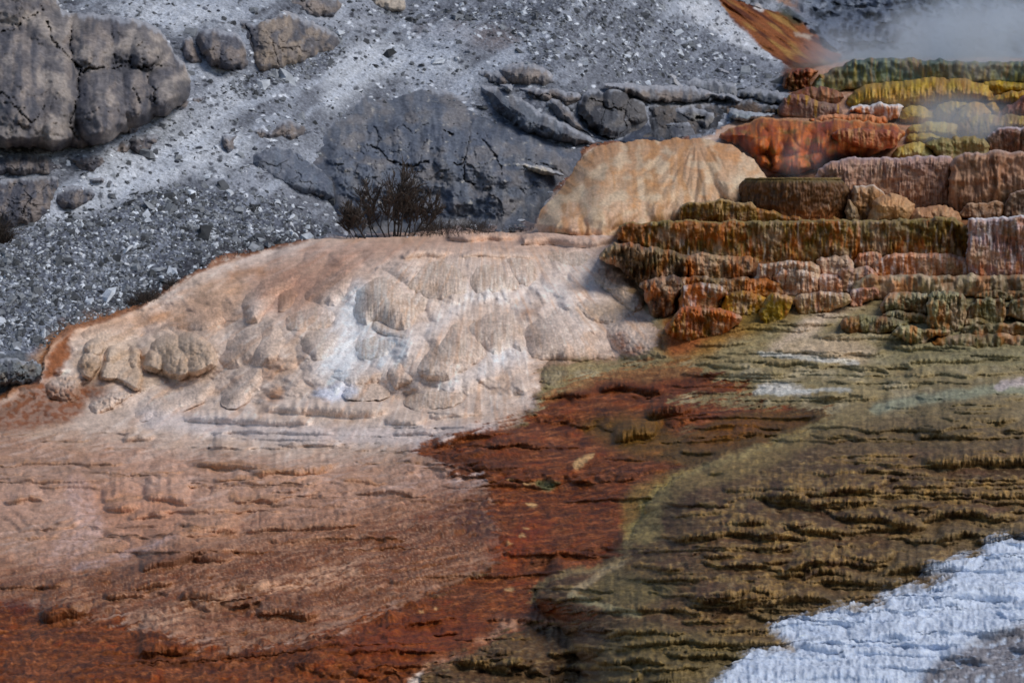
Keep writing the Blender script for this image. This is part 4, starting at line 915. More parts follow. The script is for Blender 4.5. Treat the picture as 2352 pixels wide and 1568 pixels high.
# --- cream mound: the bulges that stand out of it
CM = 'rounded bulges of the cream mound'
def bulge(label, c, s, T, r, **kw):
    a = dict(mat=M_CREAM, group=CM, embed='ground', sink=.03, paint=.0, flute=(.012, 10), lump=(.006, 9), rough=.006, jit=2.5, wet=.65, lip=None, drape=(1.3, .85))
    a.update(kw)
    p_ = pts(c, s); w_ = p_.max(0) - p_.min(0); T = min(T, .62 * float(min(w_)) / 2 * float(Yb(*p_.mean(0))) / F * 1.55)
    a['paint'] *= .3; a['flute'] = (a['flute'][0] * .6, a['flute'][1]); a['streak'] = [(q[0], q[1], q[2], q[3] * .6) for q in a.get('streak', ())]; a['lobes'] = [(q[0], q[1], q[2], q[3], q[4] * .46) for q in a.get('lobes', ())]
    return form('travertine_dome', label, 'travertine formation', c, s, T, 0, **a)

ST = (((236, 222, 204), 9, .2, .5), ((176, 142, 112), 7, .25, .55))
bulge('smooth egg shaped cream dome bulging beside the white runnel', 16, "690,1130 720,1070 800,1035 920,1015 1060,1020 1150,1060 1150,1140 1110,1220 1050,1290 960,1345 870,1378 790,1330 720,1250", .62, 52, paint=0.56, top=(196, 168, 142), flute=(.004, 8), lump=(0, 9), streak=(((222, 202, 180), 24, .25, .5),))
bulge('small tan brown knob overhanging the cream slope', 16, "415,650 460,590 550,550 640,560 690,600 680,660 600,740 520,820 475,850 440,790", .5, 34, paint=0.60, top=(176, 128, 92), streak=(((142, 104, 74), 8, .2, .5),), lump=(.0, 9))
bulge('broad mauve tinged bulge directly above the egg shaped dome', 16, "505,940 560,860 700,770 860,740 1000,760 1080,830 1060,900 1010,1000 880,1020 700,1068 560,1045 510,1010", .5, 48, paint=0.38, top=(176, 142, 124), streak=ST)
bulge('largest fluted cream dome with a white stripe, hanging over the white runnel', 16, "1265,800 1290,640 1350,500 1460,430 1620,400 1780,470 1900,600 2010,620 2130,690 2060,800 1990,900 1910,1035 1780,1030 1640,970 1500,910 1450,1000 1330,945 1290,880", .75, 75, paint=0.38, top=(204, 178, 144), streak=ST + (((236, 234, 228), 16, .42, .6),), flute=(.035, 8), jit=2)
bulge('underslung cream lobe below the largest fluted dome', 16, "1460,1000 1520,910 1640,960 1790,1035 1910,1040 1900,1120 1815,1150 1700,1100 1560,1060", .42, 30, paint=0.38, top=(206, 184, 160), streak=ST)
bulge('pale rounded lobe at the bottom of the white runnel', 16, "1290,1220 1330,1130 1440,1090 1600,1100 1760,1140 1800,1165 1700,1270 1560,1340 1400,1350 1310,1310", .5, 44, paint=0.38, top=(224, 214, 196), streak=ST)
bulge('tall fluted drape with fine ribs above the largest dome', 5, "400,380 480,290 600,240 740,230 830,300 870,400 870,470 800,480 700,500 600,495 520,460 470,450", .5, 44, paint=0.38, top=(206, 178, 142), streak=ST, flute=(.03, 7))
bulge('fluted fan of travertine next to the tall drape', 5, "860,350 900,280 1000,240 1090,260 1180,330 1230,420 1150,445 1020,455 930,470 880,420", .48, 40, paint=0.38, top=(210, 184, 150), streak=ST, flute=(.03, 7))
bulge('brown crowned fluted bulge at the upper end of the fan', 5, "1110,190 1220,185 1310,230 1340,300 1320,380 1240,425 1190,370 1130,280", .5, 36, paint=0.45, top=(190, 150, 108), streak=ST, flute=(.03, 7))
bulge('tan pillow ledge with a flat top just under the pool ledge', 5, "1370,180 1480,165 1620,170 1715,200 1700,240 1620,280 1500,275 1420,240", .4, 26, paint=0.52, top=(206, 172, 126), streak=ST)
bulge('long slanting hump with pale ribs down its flank', 5, "480,1000 560,880 700,740 760,640 880,700 960,820 1000,880 900,960 800,1010 700,1070 560,1055", .6, 56, paint=0.38, top=(210, 184, 164), streak=ST, flute=(.02, 9), lump=(.03, 14))
bulge('steep ribbed hump between the slanting hump and the pale cone', 5, "860,690 920,620 1050,580 1190,600 1240,720 1250,880 1150,820 1040,895 960,830 880,760", .55, 50, paint=0.38, top=(206, 182, 162), streak=ST, lump=(.03, 14))
bulge('smooth pale cone of travertine with orange seeps at its side', 5, "1225,700 1330,620 1500,540 1640,640 1760,780 1900,900 1780,915 1560,920 1300,915 1260,840", .6, 60, paint=0.30, top=(214, 190, 172), flute=(.01, 10))
bulge('lumpy brown speckled hump beside the dark lumpy ledge', 5, "1680,300 1780,275 1900,290 2000,370 2070,470 2090,540 2010,600 1900,540 1830,440 1740,400", .55, 40, paint=0.38, top=(172, 144, 114), lump=(.06, 11), streak=(((120, 94, 68), 7, .3, .5),))
bulge('knobbly cream ledge with dark pits under its edge', 5, "1560,520 1700,495 1850,510 1990,560 2010,620 1900,660 1780,670 1680,640 1620,600", .42, 28, paint=0.38, top=(198, 170, 136), lump=(.06, 11))
bulge('rough cream hump stained by two orange seeps', 5, "1790,740 1830,650 1950,590 2100,620 2200,700 2180,850 2270,900 2060,930 1930,900 1850,840", .5, 44, paint=0.15, top=(206, 176, 140), lump=(.05, 10))
bulge('dark speckled round knob at the border of the red mat', 5, "1355,1010 1370,950 1430,910 1510,920 1560,970 1550,1040 1490,1090 1410,1100 1365,1070", .4, 26, paint=0.60, top=(112, 88, 62), lump=(.05, 8), streak=((DK, 8, .25, .6),))
bulge('flat topped tan pillow at the foot of the cream mound', 5, "400,1210 500,1115 640,1108 820,1130 860,1160 780,1230 620,1245 480,1260", .35, 24, paint=0.45, top=(190, 150, 110), streak=ST)
bulge('half round cream boss low on the slope near the tan pillow', 5, "285,990 330,940 400,930 460,1000 500,1050 420,1090 360,1140 330,1080", .4, 28, paint=0.38, top=(204, 172, 140))
bulge('low cream shelf at the foot of the slope left of the half round boss', 5, "-20,1180 30,1090 130,1050 280,1080 335,1140 300,1180 150,1190", .35, 28, paint=0.30, top=(212, 188, 164))
bulge('large knotted dome on the left flank with deep dark folds', 4, "960,960 1000,880 1040,780 1180,720 1330,725 1440,790 1495,880 1480,960 1380,1010 1290,1045 1200,1050 1120,1030 1040,1000", .6, 54, paint=0.34, top=(186, 160, 130), lump=(.05, 12),
      lobes=((1040, 930, 80, 90, .55), (1180, 920, 80, 120, .62), (1240, 960, 60, 110, .6), (1350, 950, 80, 90, .6), (1420, 900, 80, 110, .5), (1130, 800, 100, 90, .55), (1330, 800, 120, 90, .6)), streak=(((140, 112, 84), 10, .25, .5),))
bulge('pile of rounded knobs next to the large knotted dome', 4, "660,1040 700,960 720,850 780,790 850,860 900,800 960,830 960,940 990,1010 960,1100 940,1140 870,1090 780,1060 700,1060", .5, 40, paint=0.30, top=(184, 156, 124), lump=(.03, 10),
      lobes=((770, 860, 70, 80, .55), (850, 870, 60, 60, .4), (740, 990, 80, 70, .5), (860, 1010, 70, 60, .45), (930, 890, 60, 90, .5), (930, 1050, 90, 90, .6)))
bulge('cluster of small brown stained knobs near the rusty border', 4, "520,960 560,860 600,780 680,740 740,800 710,880 690,980 640,1050 570,1050", .45, 34, paint=0.30, top=(160, 128, 96), lump=(.06, 11), lobes=((640, 820, 70, 70, .5), (620, 930, 70, 80, .5), (600, 1010, 50, 50, .4)))
bulge('pale rounded cushion below the pile of knobs', 4, "820,1080 900,1000 1000,980 1120,1030 1160,1060 1060,1100 960,1140 880,1110", .35, 28, paint=0.22, top=(196, 168, 138))
bulge('cauliflower textured mound in the lower left corner of the cream slope', 4, "285,1100 330,1040 450,1005 540,1010 608,1060 560,1100 540,1190 450,1200 330,1180", .5, 36, paint=0.45, top=(176, 146, 118), lump=(.07, 9))
bulge('low cauliflower mound beside the rusty hollow', 4, "600,1210 680,1150 780,1105 880,1110 945,1150 850,1190 780,1240 680,1285 610,1260", .4, 26, paint=0.38, top=(186, 154, 124), lump=(.06, 9))

bulge('wide smooth swelling on the upper left flank of the cream mound', 16, "20,700 180,520 420,380 640,330 760,420 620,560 420,680 330,860 200,980 60,960", .5, 50, drape=(1.5, 1.3))
bulge('broad pebbly swelling sloping down to the left of the tan knob', 16, "60,1240 180,1020 330,900 470,880 540,1060 520,1260 420,1420 240,1460 100,1400", .45, 50, drape=(1.5, 1.3))
bulge('long smooth back of the mound running up beside the largest fluted dome', 16, "700,700 820,520 1000,380 1200,300 1330,380 1260,560 1150,700 1080,820 900,740", .45, 50, drape=(1.5, 1.3))
bulge('rounded shoulder under the brown crown of the mound', 16, "1460,400 1560,280 1760,220 1960,280 2050,360 2000,480 1900,580 1780,460 1620,395", .45, 50, drape=(1.5, 1.3))
bulge('sloping pale lobe between the white threads low on the mound', 16, "1000,1560 1100,1460 1300,1400 1560,1420 1640,1500 1500,1640 1200,1680", .4, 40, drape=(1.5, 1.3))
bulge('pebbly cream lobe reaching down to the tan shelves', 4, "1480,1180 1560,1040 1700,960 1820,960 1800,1100 1700,1200 1560,1260", .4, 40, drape=(1.5, 1.3))
bulge('long cream lobe along the lower left flank, above the tan shelves', 4, "880,1330 980,1200 1160,1110 1380,1040 1480,1060 1440,1180 1260,1260 1060,1330", .4, 40, drape=(1.5, 1.3))
bulge('rounded cream lobe just right of the large knotted dome', 4, "1490,960 1520,820 1620,700 1760,660 1860,720 1840,840 1740,930 1600,1000", .4, 40, drape=(1.5, 1.3))
bulge('cream swelling above the large knotted dome', 4, "1010,740 1120,640 1330,560 1500,540 1560,620 1480,720 1330,715 1180,715", .4, 36, drape=(1.5, 1.3))
bulge('orange tinted swelling near the rusty border on the far left', 4, "520,730 640,660 820,640 960,660 980,740 880,790 760,780 600,780", .35, 30, drape=(1.5, 1.3))

# --- second cream mound and the things around it, farther back
form('travertine_mound', 'smooth tan travertine mound with fanning creases, in front of the grey boulders', 'travertine formation', 0,
     "1228,528 1240,470 1270,450 1300,418 1335,362 1360,338 1460,324 1560,317 1640,322 1690,338 1730,366 1758,402 1775,440 1740,480 1600,490 1480,522 1350,545", 1.5, 0, mat=M_FALL, tilt=.024, pw=1.1,
     top=(188, 148, 116), mid=(204, 176, 150), bot=(204, 172, 152), streak=(((176, 132, 92), 26, .2, .6), ((222, 202, 176), 40, .4, .5), ((150, 118, 84), 9, .4, .3)), blot=(((194, 142, 98), 60, .25, .5), ((218, 202, 178), 50, .2, .55)), flute=(.015, 20), lump=(.0, 70), big=.12, rough=.012, jit=3, step=2.2, wet=.6, ext=.12, fan=(1600, 300, 3.2, .22), drape=(.8, 1.1))
form('travertine_mound', 'bright orange and rust travertine mound behind the tan mound', 'travertine formation', 3,
     "210,945 330,880 510,812 640,800 820,835 1000,815 1420,835 1545,900 1500,960 1420,1005 1300,1080 1000,1100 930,1180 700,1220 590,1200 480,1075 380,985", 1.3, 50, mat=M_FALL, tilt=.008,
     top=(166, 104, 58), mid=(178, 98, 54), bot=(206, 134, 96), streak=(((116, 70, 40), 10, .15, .8), ((206, 140, 100), 14, .3, .5), ((96, 52, 36), 18, .35, .7)), blot=(((124, 60, 40), 40, .2, .7), ((112, 96, 56), 26, .35, .6)), lip=((206, 160, 120), 4, .5), flute=(.05, 12), lump=(.35, 46),
     lobes=((800, 1000, 110, 130, .9), (760, 1130, 130, 90, 1.0), (640, 1030, 60, 120, .8), (540, 1000, 80, 80, .9), (560, 1110, 70, 70, .8)), step=1.8)
LG = 'travertine ledges of the stepped terraces'
def ledge(label, c, s, T=.3, r=22, top=RU, mid=None, bot=None, st2=None, name='travertine_ledge', **kw):
    a = dict(mat=M_FALL, group=LG, top=top, mid=mid, bot=bot, streak=st2 or ((DK, 7, .3, .55), (PA, 9, .42, .4)), flute=(.024, 8), lump=(.06, 18), vlump=(.7, 1.5), rough=.055, jit=3.4, n=1, ext=.22, pw=.62, big=.12, share=1.0 if c in (6, 13, 14) else .25)
    a.update(kw)
    if not any(w in label for w in ('dome', 'bulge', 'fan ', 'knob', 'hump')): r = r * .5
    return form(name, label, 'travertine formation', c, s, T, r, **a)

ORS = ((BR, 9, .2, .8), ((214, 150, 112), 10, .3, .55))
ledge('rust orange ledge with a pale brim resting on the orange mound', 12, "-60,740 60,700 250,665 480,665 700,690 820,720 815,770 700,820 520,845 250,850 0,800", .5, 18, (206, 150, 118), OR, (140, 76, 44), ORS, Y=43.2)
ledge('small white capped orange ledge perched highest on the orange mound', 12, "370,650 430,600 560,568 860,568 1010,580 960,640 930,700 820,720 600,690", .5, 18, WH, (196, 136, 96), (150, 90, 56), ((WH, 9, .05, .8), (RU, 9, .2, .8)), Y=44.2, lip=(WH, 5))
ledge('dark red and orange ledge lip jutting out at the end of the orange mound', 12, "180,880 300,845 560,835 860,855 985,885 950,960 880,1030 640,1030 400,1000 240,960", .5, 20, (118, 66, 50), (150, 80, 52), (166, 84, 50), (((206, 160, 118), 10, .25, .7),), Y=40.9)
# yellow and olive group
YS = (((116, 102, 58), 9, .1, .6), ((196, 170, 96), 9, .25, .6), ((110, 78, 42), 12, .42, .6))
ledge('broad yellow and olive dome with vertical green stripes below the steam', 12, "340,540 400,440 560,370 760,330 1000,290 1300,280 1620,285 1840,330 1960,400 2010,480 1900,540 1640,560 1300,600 1000,620 600,600 420,610", 1.6, 44, (146, 124, 66), YE, (150, 138, 84), YS, flute=(.08, 8))
ledge('small yellow knob at the foot of the broad striped dome', 12, "850,560 880,490 940,470 1010,490 1030,560 1000,600 900,600", .6, 20, YE, (170, 142, 60), OG, YS)
ledge('pale yellow egg shaped dome beside the white capped ledge', 12, "930,740 960,640 1040,590 1150,585 1260,620 1340,680 1360,720 1280,770 1100,790 980,780", 1.0, 40, (172, 148, 80), (190, 162, 96), (176, 152, 110), YS[:2])
ledge('golden dome with a pinkish crest, right of the pale egg dome', 12, "1540,760 1580,680 1680,580 1790,530 1880,550 1950,640 1960,700 1880,800 1600,820", 1.1, 44, (178, 140, 80), (170, 140, 84), (150, 122, 92), YS)
ledge('olive gold dome half hidden behind the pinkish crested one', 12, "1300,680 1360,580 1480,530 1640,530 1700,570 1660,640 1580,720 1540,780 1380,760", .9, 36, (160, 134, 66), (150, 130, 70), OG, YS)
ledge('short golden bulge between the pinkish crested dome and the dark red ledge', 12, "1900,560 1970,540 2040,570 2070,630 2040,700 1960,720 1930,640", .6, 24, YE, (160, 128, 62), None, YS)
ledge('golden drape ledge cut off by the right picture edge', 12, "1860,510 2000,460 2120,430 2500,430 2500,640 2100,560 1980,560", .8, 22, (168, 130, 50), YE, (140, 116, 56), YS)
ledge('pale gold ledge high at the right picture edge under the blue haze', 12, "1840,320 2000,310 2300,320 2560,330 2560,450 2150,440 1980,470 1880,420", .8, 24, (178, 156, 80), (172, 142, 72), (120, 90, 50), YS)
ledge('mustard coloured mound with a crinkled crest at the haze', 12, "1860,300 2020,255 2200,260 2560,300 2560,350 2200,320 1990,330", .7, 14, (140, 128, 66), (150, 138, 80), None, YS)
ledge('pale olive dome washed by thin water in the middle of the yellow group', 12, "1010,900 1080,810 1200,770 1380,750 1560,800 1660,880 1680,940 1500,960 1300,920 1100,930", 1.0, 36, (186, 170, 112), (176, 160, 104), (170, 162, 128), YS[1:2])
ledge('long low yellow shelf under the pale olive dome', 12, "1000,960 1060,900 1260,882 1450,915 1380,960 1250,990 1060,1010", .6, 18, (178, 156, 90), (170, 152, 96), None, YS[1:2])
ledge('pale green fan of travertine washed white at its foot', 12, "800,1160 900,1080 1020,1000 1160,980 1260,1020 1330,1090 1400,1170 1200,1190 960,1190", .8, 36, (180, 166, 112), (184, 176, 130), (206, 206, 184), YS[1:2])
ledge('olive grey drape fading to mauve beside the dark red block', 12, "1200,1000 1340,950 1560,920 1760,920 1930,960 1960,1080 1900,1190 1600,1190 1380,1160 1290,1060", .8, 28, (134, 124, 84), (140, 128, 96), (156, 134, 120), ((OG, 10, .2, .5),))
ledge('olive striped skirt of travertine below the golden domes', 12, "1520,860 1640,740 1760,700 2040,680 2500,700 2500,860 2000,880 1900,960 1700,960 1600,900", .8, 30, (140, 120, 72), (134, 112, 84), (128, 104, 92), YS)
ledge('dark maroon block high at the right picture edge', 12, "2080,680 2110,600 2200,540 2323,460 2560,440 2560,760 2200,760", .9, 30, (104, 62, 54), (112, 72, 60), (96, 66, 58), ((DK, 9, .3, .5),))
ledge('dark brown block with a frosted brim above the streaked brown wall', 12, "1900,1060 1910,930 1960,880 2060,830 2323,800 2700,790 2700,1130 2000,1140 1900,1110", .8, 26, (128, 100, 90), (88, 60, 48), (76, 52, 40), ((DK, 9, .15, .7), ((150, 112, 96), 8, .35, .5)), lip=((196, 182, 184), 5))
# olive teal top
ledge('teal and olive moss coloured terrace under the drifting steam', 3, "880,600 900,530 1060,460 1200,402 1400,396 1620,402 1900,420 2343,424 3300,424 3300,560 2200,560 1900,550 1500,560 1200,590 1000,610", 1.4, 20, (92, 106, 102), (104, 114, 92), (136, 130, 82), ((TE, 16, .2, .7), ((150, 118, 80), 9, .38, .5), ((150, 146, 84), 8, .3, .5)), lump=(.12, 22), flute=(.03, 12), step=2.4)
ledge('crumbly olive and gold ledge at the left of the teal terrace', 3, "880,600 900,545 980,505 1120,498 1260,510 1300,560 1260,590 1040,610", .6, 18, (140, 132, 84), (150, 128, 66), OG, YS, lump=(.2, 12))
ledge('rust red rubble ledge at the bottom of the orange chute', 3, "680,600 690,520 730,475 860,468 960,470 900,520 880,600 760,612", .8, 20, (124, 66, 40), (104, 56, 36), (84, 52, 40), ORS, lump=(.3, 13), rough=.2)
ledge('low rounded maroon dome between the rust rubble and the yellow dome', 3, "740,640 800,610 960,592 1060,605 1105,650 1080,700 980,720 860,700", .7, 26, (112, 66, 50), (120, 78, 60), (110, 84, 84), ORS)
ledge('dusky purple brown apron behind the small white capped ledge', 3, "690,680 760,640 860,660 980,700 1080,720 1130,780 1000,800 800,800 700,790 650,760", .7, 26, (108, 82, 76), (116, 90, 84), (130, 100, 80), ((GD, 10, .4, .7), (DK, 12, .3, .5)))
# mauve and brown walls
MVS = (((190, 156, 134), 8, .15, .6), ((116, 86, 74), 6, .25, .6))
ledge('long mauve brown wall of thin falling streaks behind the round pool', 3, "900,1280 920,1190 965,1130 1060,1092 1300,1072 1580,1076 1830,1066 1880,1100 1860,1200 1850,1420 1700,1450 1400,1460 900,1440", .9, 34, (170, 142, 134), (160, 126, 106), (158, 124, 104), MVS, flute=(.05, 6), lip=((196, 178, 176), 5, .6))
ledge('massive streaked brown wall with a dark wet stain at its left end', 3, "1825,1400 1830,1120 1880,1060 1960,1036 2343,1036 3300,1030 3300,1480 2000,1470 1860,1440", .9, 30, (164, 128, 106), (144, 110, 88), (128, 96, 74), MVS + ((DK, 16, .3, .6),), flute=(.06, 7), lip=((188, 164, 150), 5, .7))
DMS = (((206, 172, 136), 9, .2, .5), ((150, 116, 86), 8, .2, .5))
ledge('rounded tan bulge with a mottled brown face right next to the round pool', 3, "1150,1480 1160,1340 1180,1275 1240,1262 1310,1270 1400,1320 1380,1400 1330,1500 1230,1510", .5, 26, (190, 158, 128), (170, 130, 94), (164, 120, 82), ((BR, 8, .2, .7), (PA, 9, .35, .5)), lip=((206, 190, 176), 4))
ledge('smooth ribbed tan dome on the shelf behind the long ledge', 3, "1240,1540 1290,1440 1330,1350 1400,1325 1470,1325 1560,1355 1600,1420 1590,1540", .7, 44, (190, 154, 122), (182, 144, 110), (172, 132, 100), DMS, flute=(.03, 8))
ledge('low wide tan dome right of the smooth ribbed one', 3, "1500,1540 1540,1480 1610,1425 1700,1402 1830,1410 1900,1455 1930,1540", .6, 34, (176, 140, 112), (166, 130, 104), None, DMS)
ledge('second ribbed dome peeping out between the two tan domes', 3, "1540,1440 1570,1370 1640,1372 1760,1385 1800,1420 1700,1440 1600,1460", .5, 20, (180, 146, 118), None, None, DMS)
ledge('small dark knob in the gap at the foot of the ribbed dome', 3, "1225,1520 1230,1470 1270,1445 1320,1455 1340,1520", .35, 14, (110, 84, 60), (90, 66, 46), None, None)
ledge('slanting pale fin of rock clinging to the side of the round pool', 3, "1120,1520 1125,1420 1150,1350 1180,1390 1225,1470 1235,1530", .4, 14, (150, 124, 92), (120, 100, 76), (160, 132, 104), None)
ledge('brown rough rimmed ledge standing before the massive streaked wall', 3, "1890,1490 1910,1430 2000,1388 2190,1380 2210,1420 2200,1500", .5, 20, (140, 112, 88), (112, 84, 64), (96, 70, 52), None, lip=((186, 160, 140), 4))
ledge('dark mottled block at the right edge before the massive wall', 3, "2190,1500 2200,1400 2260,1300 2343,1296 3300,1300 3300,1500", .5, 20, (120, 96, 78), (80, 58, 44), (70, 50, 38), None, lip=((180, 160, 150), 4))
ledge('thin pale rimmed shelf just above the right end of the long ledge', 14, "1830,140 1880,75 2100,66 2280,75 2310,140", .35, 9, (150, 136, 104), BR, None, None, lip=((190, 176, 150), 4))

# --- round pool: a drum with a flaring wall, a bright brim and still water in it
def pool():
    cY = 34.5; cu, top_v, bot_v = 1835.0, 411.0, 520.0
    k = cY / F
    cx = (cu - W2) * k; zt = CAMZ - (top_v - HOR) * k; zb = CAMZ - (bot_v - HOR) * k
    R0 = 121.0 * k
    root = bpy.data.objects.new('terrace_pool', None); C.objects.link(root); root.location = (cx, cY + R0, zb)
    tag(root, 'round drum shaped pool of dark brown travertine with a thin level brim', 'travertine formation')
    na, nz = 420, 60
    a = np.linspace(0, 2 * math.pi, na, endpoint=False); t = np.linspace(0, 1, nz)
    A, T = np.meshgrid(a, t)
    rad = R0 * np.interp(T, [0, .05, .16, .5, .8, 1.0], [.895, .965, 1.0, 1.0, .97, .95])
    ax, ay = np.cos(A) * 6, np.sin(A) * 6
    rad = rad + .035 * fbm(ax / 2.2 + 9, ay / 2.2, 501, 3) + .07 * np.abs(perlin(A * 16, T * 2.2, 503)) * np.sin(np.clip(T * 1.2, 0, 1) * math.pi) + .012 * perlin(A * 60, T * 9, 505)
    rad = rad + .05 * fbm(A * 6, T * 5, 509, 3) * sstep(0, .2, T)
    rad = rad * (1 + .14 * sstep(.4, 1, T) * perlin(np.cos(A) * 3, np.sin(A) * 3, 507))
    z = (zt - zb) * (1 - T)
    co = np.stack([rad * np.cos(A), rad * np.sin(A), z], -1).reshape(-1, 3)
    i = np.arange(na * nz).reshape(nz, na); j = np.roll(i, -1, 1)
    q = np.stack([i[:-1], i[1:], j[1:], j[:-1]], -1).reshape(-1, 4)
    n1 = perlin(A * 13, T * 1.3, 511) + .6 * perlin(A * 36, T * 4, 513) + .4 * perlin(A * 60, T * 22, 514)
    c = lin((104, 66, 32)) * np.ones(A.shape + (1,))
    for m, cc in ((sstep(.14, .0, T), (104, 86, 42)), (sstep(.45, .9, T + .2 * n1), (168, 100, 48)), (sstep(.1, .4, n1) * .6, (46, 34, 20)), (sstep(.2, .5, perlin(A * 40, T * 2, 515)) * .25, (136, 104, 54)), (sstep(.5, .7, perlin(A * 18, T * 1.4, 517)) * sstep(.3, .6, T), (196, 166, 130))):
        m = np.clip(m, 0, 1)[..., None]; c = c * (1 - m) + m * lin(cc)
    mesh_np('wall', co, q, M_FALL, (c * (1 + .45 * fbm(A * 9, T * 7, 527, 3))[..., None]).reshape(-1, 3) * .9, .5, root)
    # brim: a thin rounded crust ring on the wall's edge
    t2 = np.linspace(0, 2 * math.pi, 9, endpoint=False); A2, T2 = np.meshgrid(a, t2)
    wob = .012 * perlin(np.cos(A2) * 14, np.sin(A2) * 14, 521)
    wob = wob + .022 * perlin(np.cos(A2) * 5, np.sin(A2) * 5, 525)
    rr = R0 * .875 + (.05 + wob) * np.cos(T2); zz = (zt - zb) + .002 + (.02 + .6 * wob) * np.sin(T2)
    co = np.stack([rr * np.cos(A2), rr * np.sin(A2), zz], -1).reshape(-1, 3)
    i = np.arange(na * 9).reshape(9, na); i = np.concatenate([i, i[:1]]); j = np.roll(i, -1, 1)
    q = np.stack([i[:-1], j[:-1], j[1:], i[1:]], -1).reshape(-1, 4)
    c = np.broadcast_to(lin((122, 100, 60)), (len(co), 3)) * (1 + .4 * perlin(A2 * 50, T2, 523).reshape(-1, 1))
    mesh_np('rim', co, q, M_WHITE, c, .6, root)
    m = bpy.data.materials.new('pool_water'); m.use_nodes = True; b = m.node_tree.nodes['Principled BSDF']
    b.inputs['Base Color'].default_value = (.12, .14, .11, 1); b.inputs['Roughness'].default_value = .05
    co = np.concatenate([[[0, 0, zt - zb - .012]], np.stack([R0 * .86 * np.cos(a), R0 * .86 * np.sin(a), np.full(na, zt - zb - .012)], -1)])
    i = np.arange(na); mesh_np('water', co, None, m, None, None, root, tris=np.stack([np.zeros(na, int), 1 + i, 1 + (i + 1) % na], -1))
    return root
pool()

DLS = ((DK, 6, .15, .7), (OL, 9, .25, .6), ((206, 170, 122), 7, .4, .6))
ledge('stacked brown ledge with an olive brim just left of the round pool', 3, "-20,1440 0,1400 70,1375 250,1372 470,1378 520,1440 520,1520 200,1540 -20,1520", .5, 14, (128, 98, 46), BR, (110, 76, 44), DLS, lip=((170, 146, 110), 4))
ledge('rust brown step at the foot of the round pool, before the olive brimmed one', 3, "-10,1530 20,1450 120,1420 330,1412 560,1425 720,1470 900,1490 1110,1480 1120,1540", .5, 16, (156, 104, 56), (140, 92, 50), BR, DLS)
ledge('little dark ledge left of the olive brimmed one, over the pale stream', 13, "605,190 620,110 700,95 830,100 1000,110 1080,150 1080,200", .35, 10, (84, 66, 34), (96, 76, 52), None, DLS)
ledge('long dark brown ledge streaked with rust, stretching below the round pool', 13, "418,420 420,250 440,215 600,190 850,180 900,165 1180,160 1420,172 2000,168 2600,160 2750,155 3300,160 3700,140 4300,130 4330,600 3400,640 2600,640 2100,640 1500,560 1100,550 900,470", .55, 18,
      (114, 96, 46), (112, 78, 40), (160, 104, 62), DLS + (((226, 214, 200), 10, .62, .8),), flute=(.05, 9), lump=(.07, 16), name='long_travertine_ledge', lip=((150, 130, 84), 3, .7), step=2.0, Y=30.4)
ledge('pink and pale streaked block at the far end of the long dark ledge', 14, "1690,640 1690,200 1720,140 1860,120 2323,115 3300,115 3300,800 1800,800 1790,700", .75, 18, (196, 182, 184), (182, 146, 140), (160, 122, 108), ((WH, 8, .2, .6), ((140, 92, 70), 9, .2, .6)), flute=(.06, 8), Y=29.2, lip=((222, 216, 216), 4))
# dark lumpy cluster
LDS = ((DK, 8, .0, .75), ((150, 118, 84), 8, .4, .5))
ledge('lumpy dark brown ledge like melted wax beside the cream mound', 13, "225,570 235,500 300,440 400,405 600,430 820,450 960,500 1180,535 1230,590 1240,760 1000,860 880,860 700,900 640,820 500,690 330,660", .55, 30, (156, 130, 104), (84, 62, 44), (70, 50, 36), LDS, lump=(.12, 15), flute=(.06, 8))
ledge('dark fluted wall of brown drips falling below the melted looking ledge', 13, "640,820 880,800 1100,780 1180,860 1100,1000 1060,1180 960,1230 800,1160 720,1060 720,960", .5, 30, (80, 60, 44), (96, 64, 50), (110, 66, 50), LDS, lump=(.08, 14))
ledge('rust and tan ledge with dark openings right below the long dark ledge', 13, "1190,760 1200,560 1240,530 1500,540 1800,545 1900,580 1930,640 1890,790 1400,800", .4, 16, (168, 128, 98), (160, 104, 66), (150, 90, 56), ((DK, 10, .15, .7), ((220, 172, 134), 12, .35, .8)))
ledge('brown ledge with a white crusted corner above the golden flank', 13, "880,960 900,790 1200,775 1480,785 1900,790 2030,810 2200,830 2280,960 2100,1000 1500,980 1200,960", .45, 20, (110, 84, 58), (136, 98, 60), (156, 116, 70), ((DK, 9, .2, .6), (PA, 9, .38, .6)))
ledge('pinkish streaked block with white drips on its right side', 13, "1080,1160 1090,960 1160,865 1300,850 1480,865 1620,920 1640,960 1560,1060 1540,1160 1300,1180", .4, 22, (150, 108, 80), (176, 124, 92), (190, 140, 112), ((DK, 9, .25, .6), (WH, 8, .3, .6), (OR, 10, .3, .5)))
ledge('mustard coloured rounded block next to the pinkish streaked block', 13, "1540,1180 1560,1060 1640,960 1760,945 1900,960 2060,1000 2100,1100 1960,1180 1760,1190", .4, 26, (186, 140, 66), (178, 134, 60), (150, 124, 64), ((OL, 9, .2, .6), (PA, 10, .45, .4)))
ledge('green tinged gold block at the top of the golden flank', 13, "1960,1180 2040,1060 2060,980 2200,970 2340,1000 2330,1140 2240,1300 2060,1300", .4, 24, (172, 140, 70), (152, 126, 62), (146, 126, 70), ((OL, 9, .2, .6),))
ledge('orange red crusted bank at the bottom of the golden flank', 13, "1030,1260 1060,1160 1180,1110 1400,1130 1760,1170 1800,1260 1600,1380 1300,1440 1060,1420 900,1340", .3, 30, (176, 108, 78), (170, 100, 66), (150, 108, 62), ((OL, 12, .25, .6), (PK, 8, .3, .5)), lump=(.08, 12))
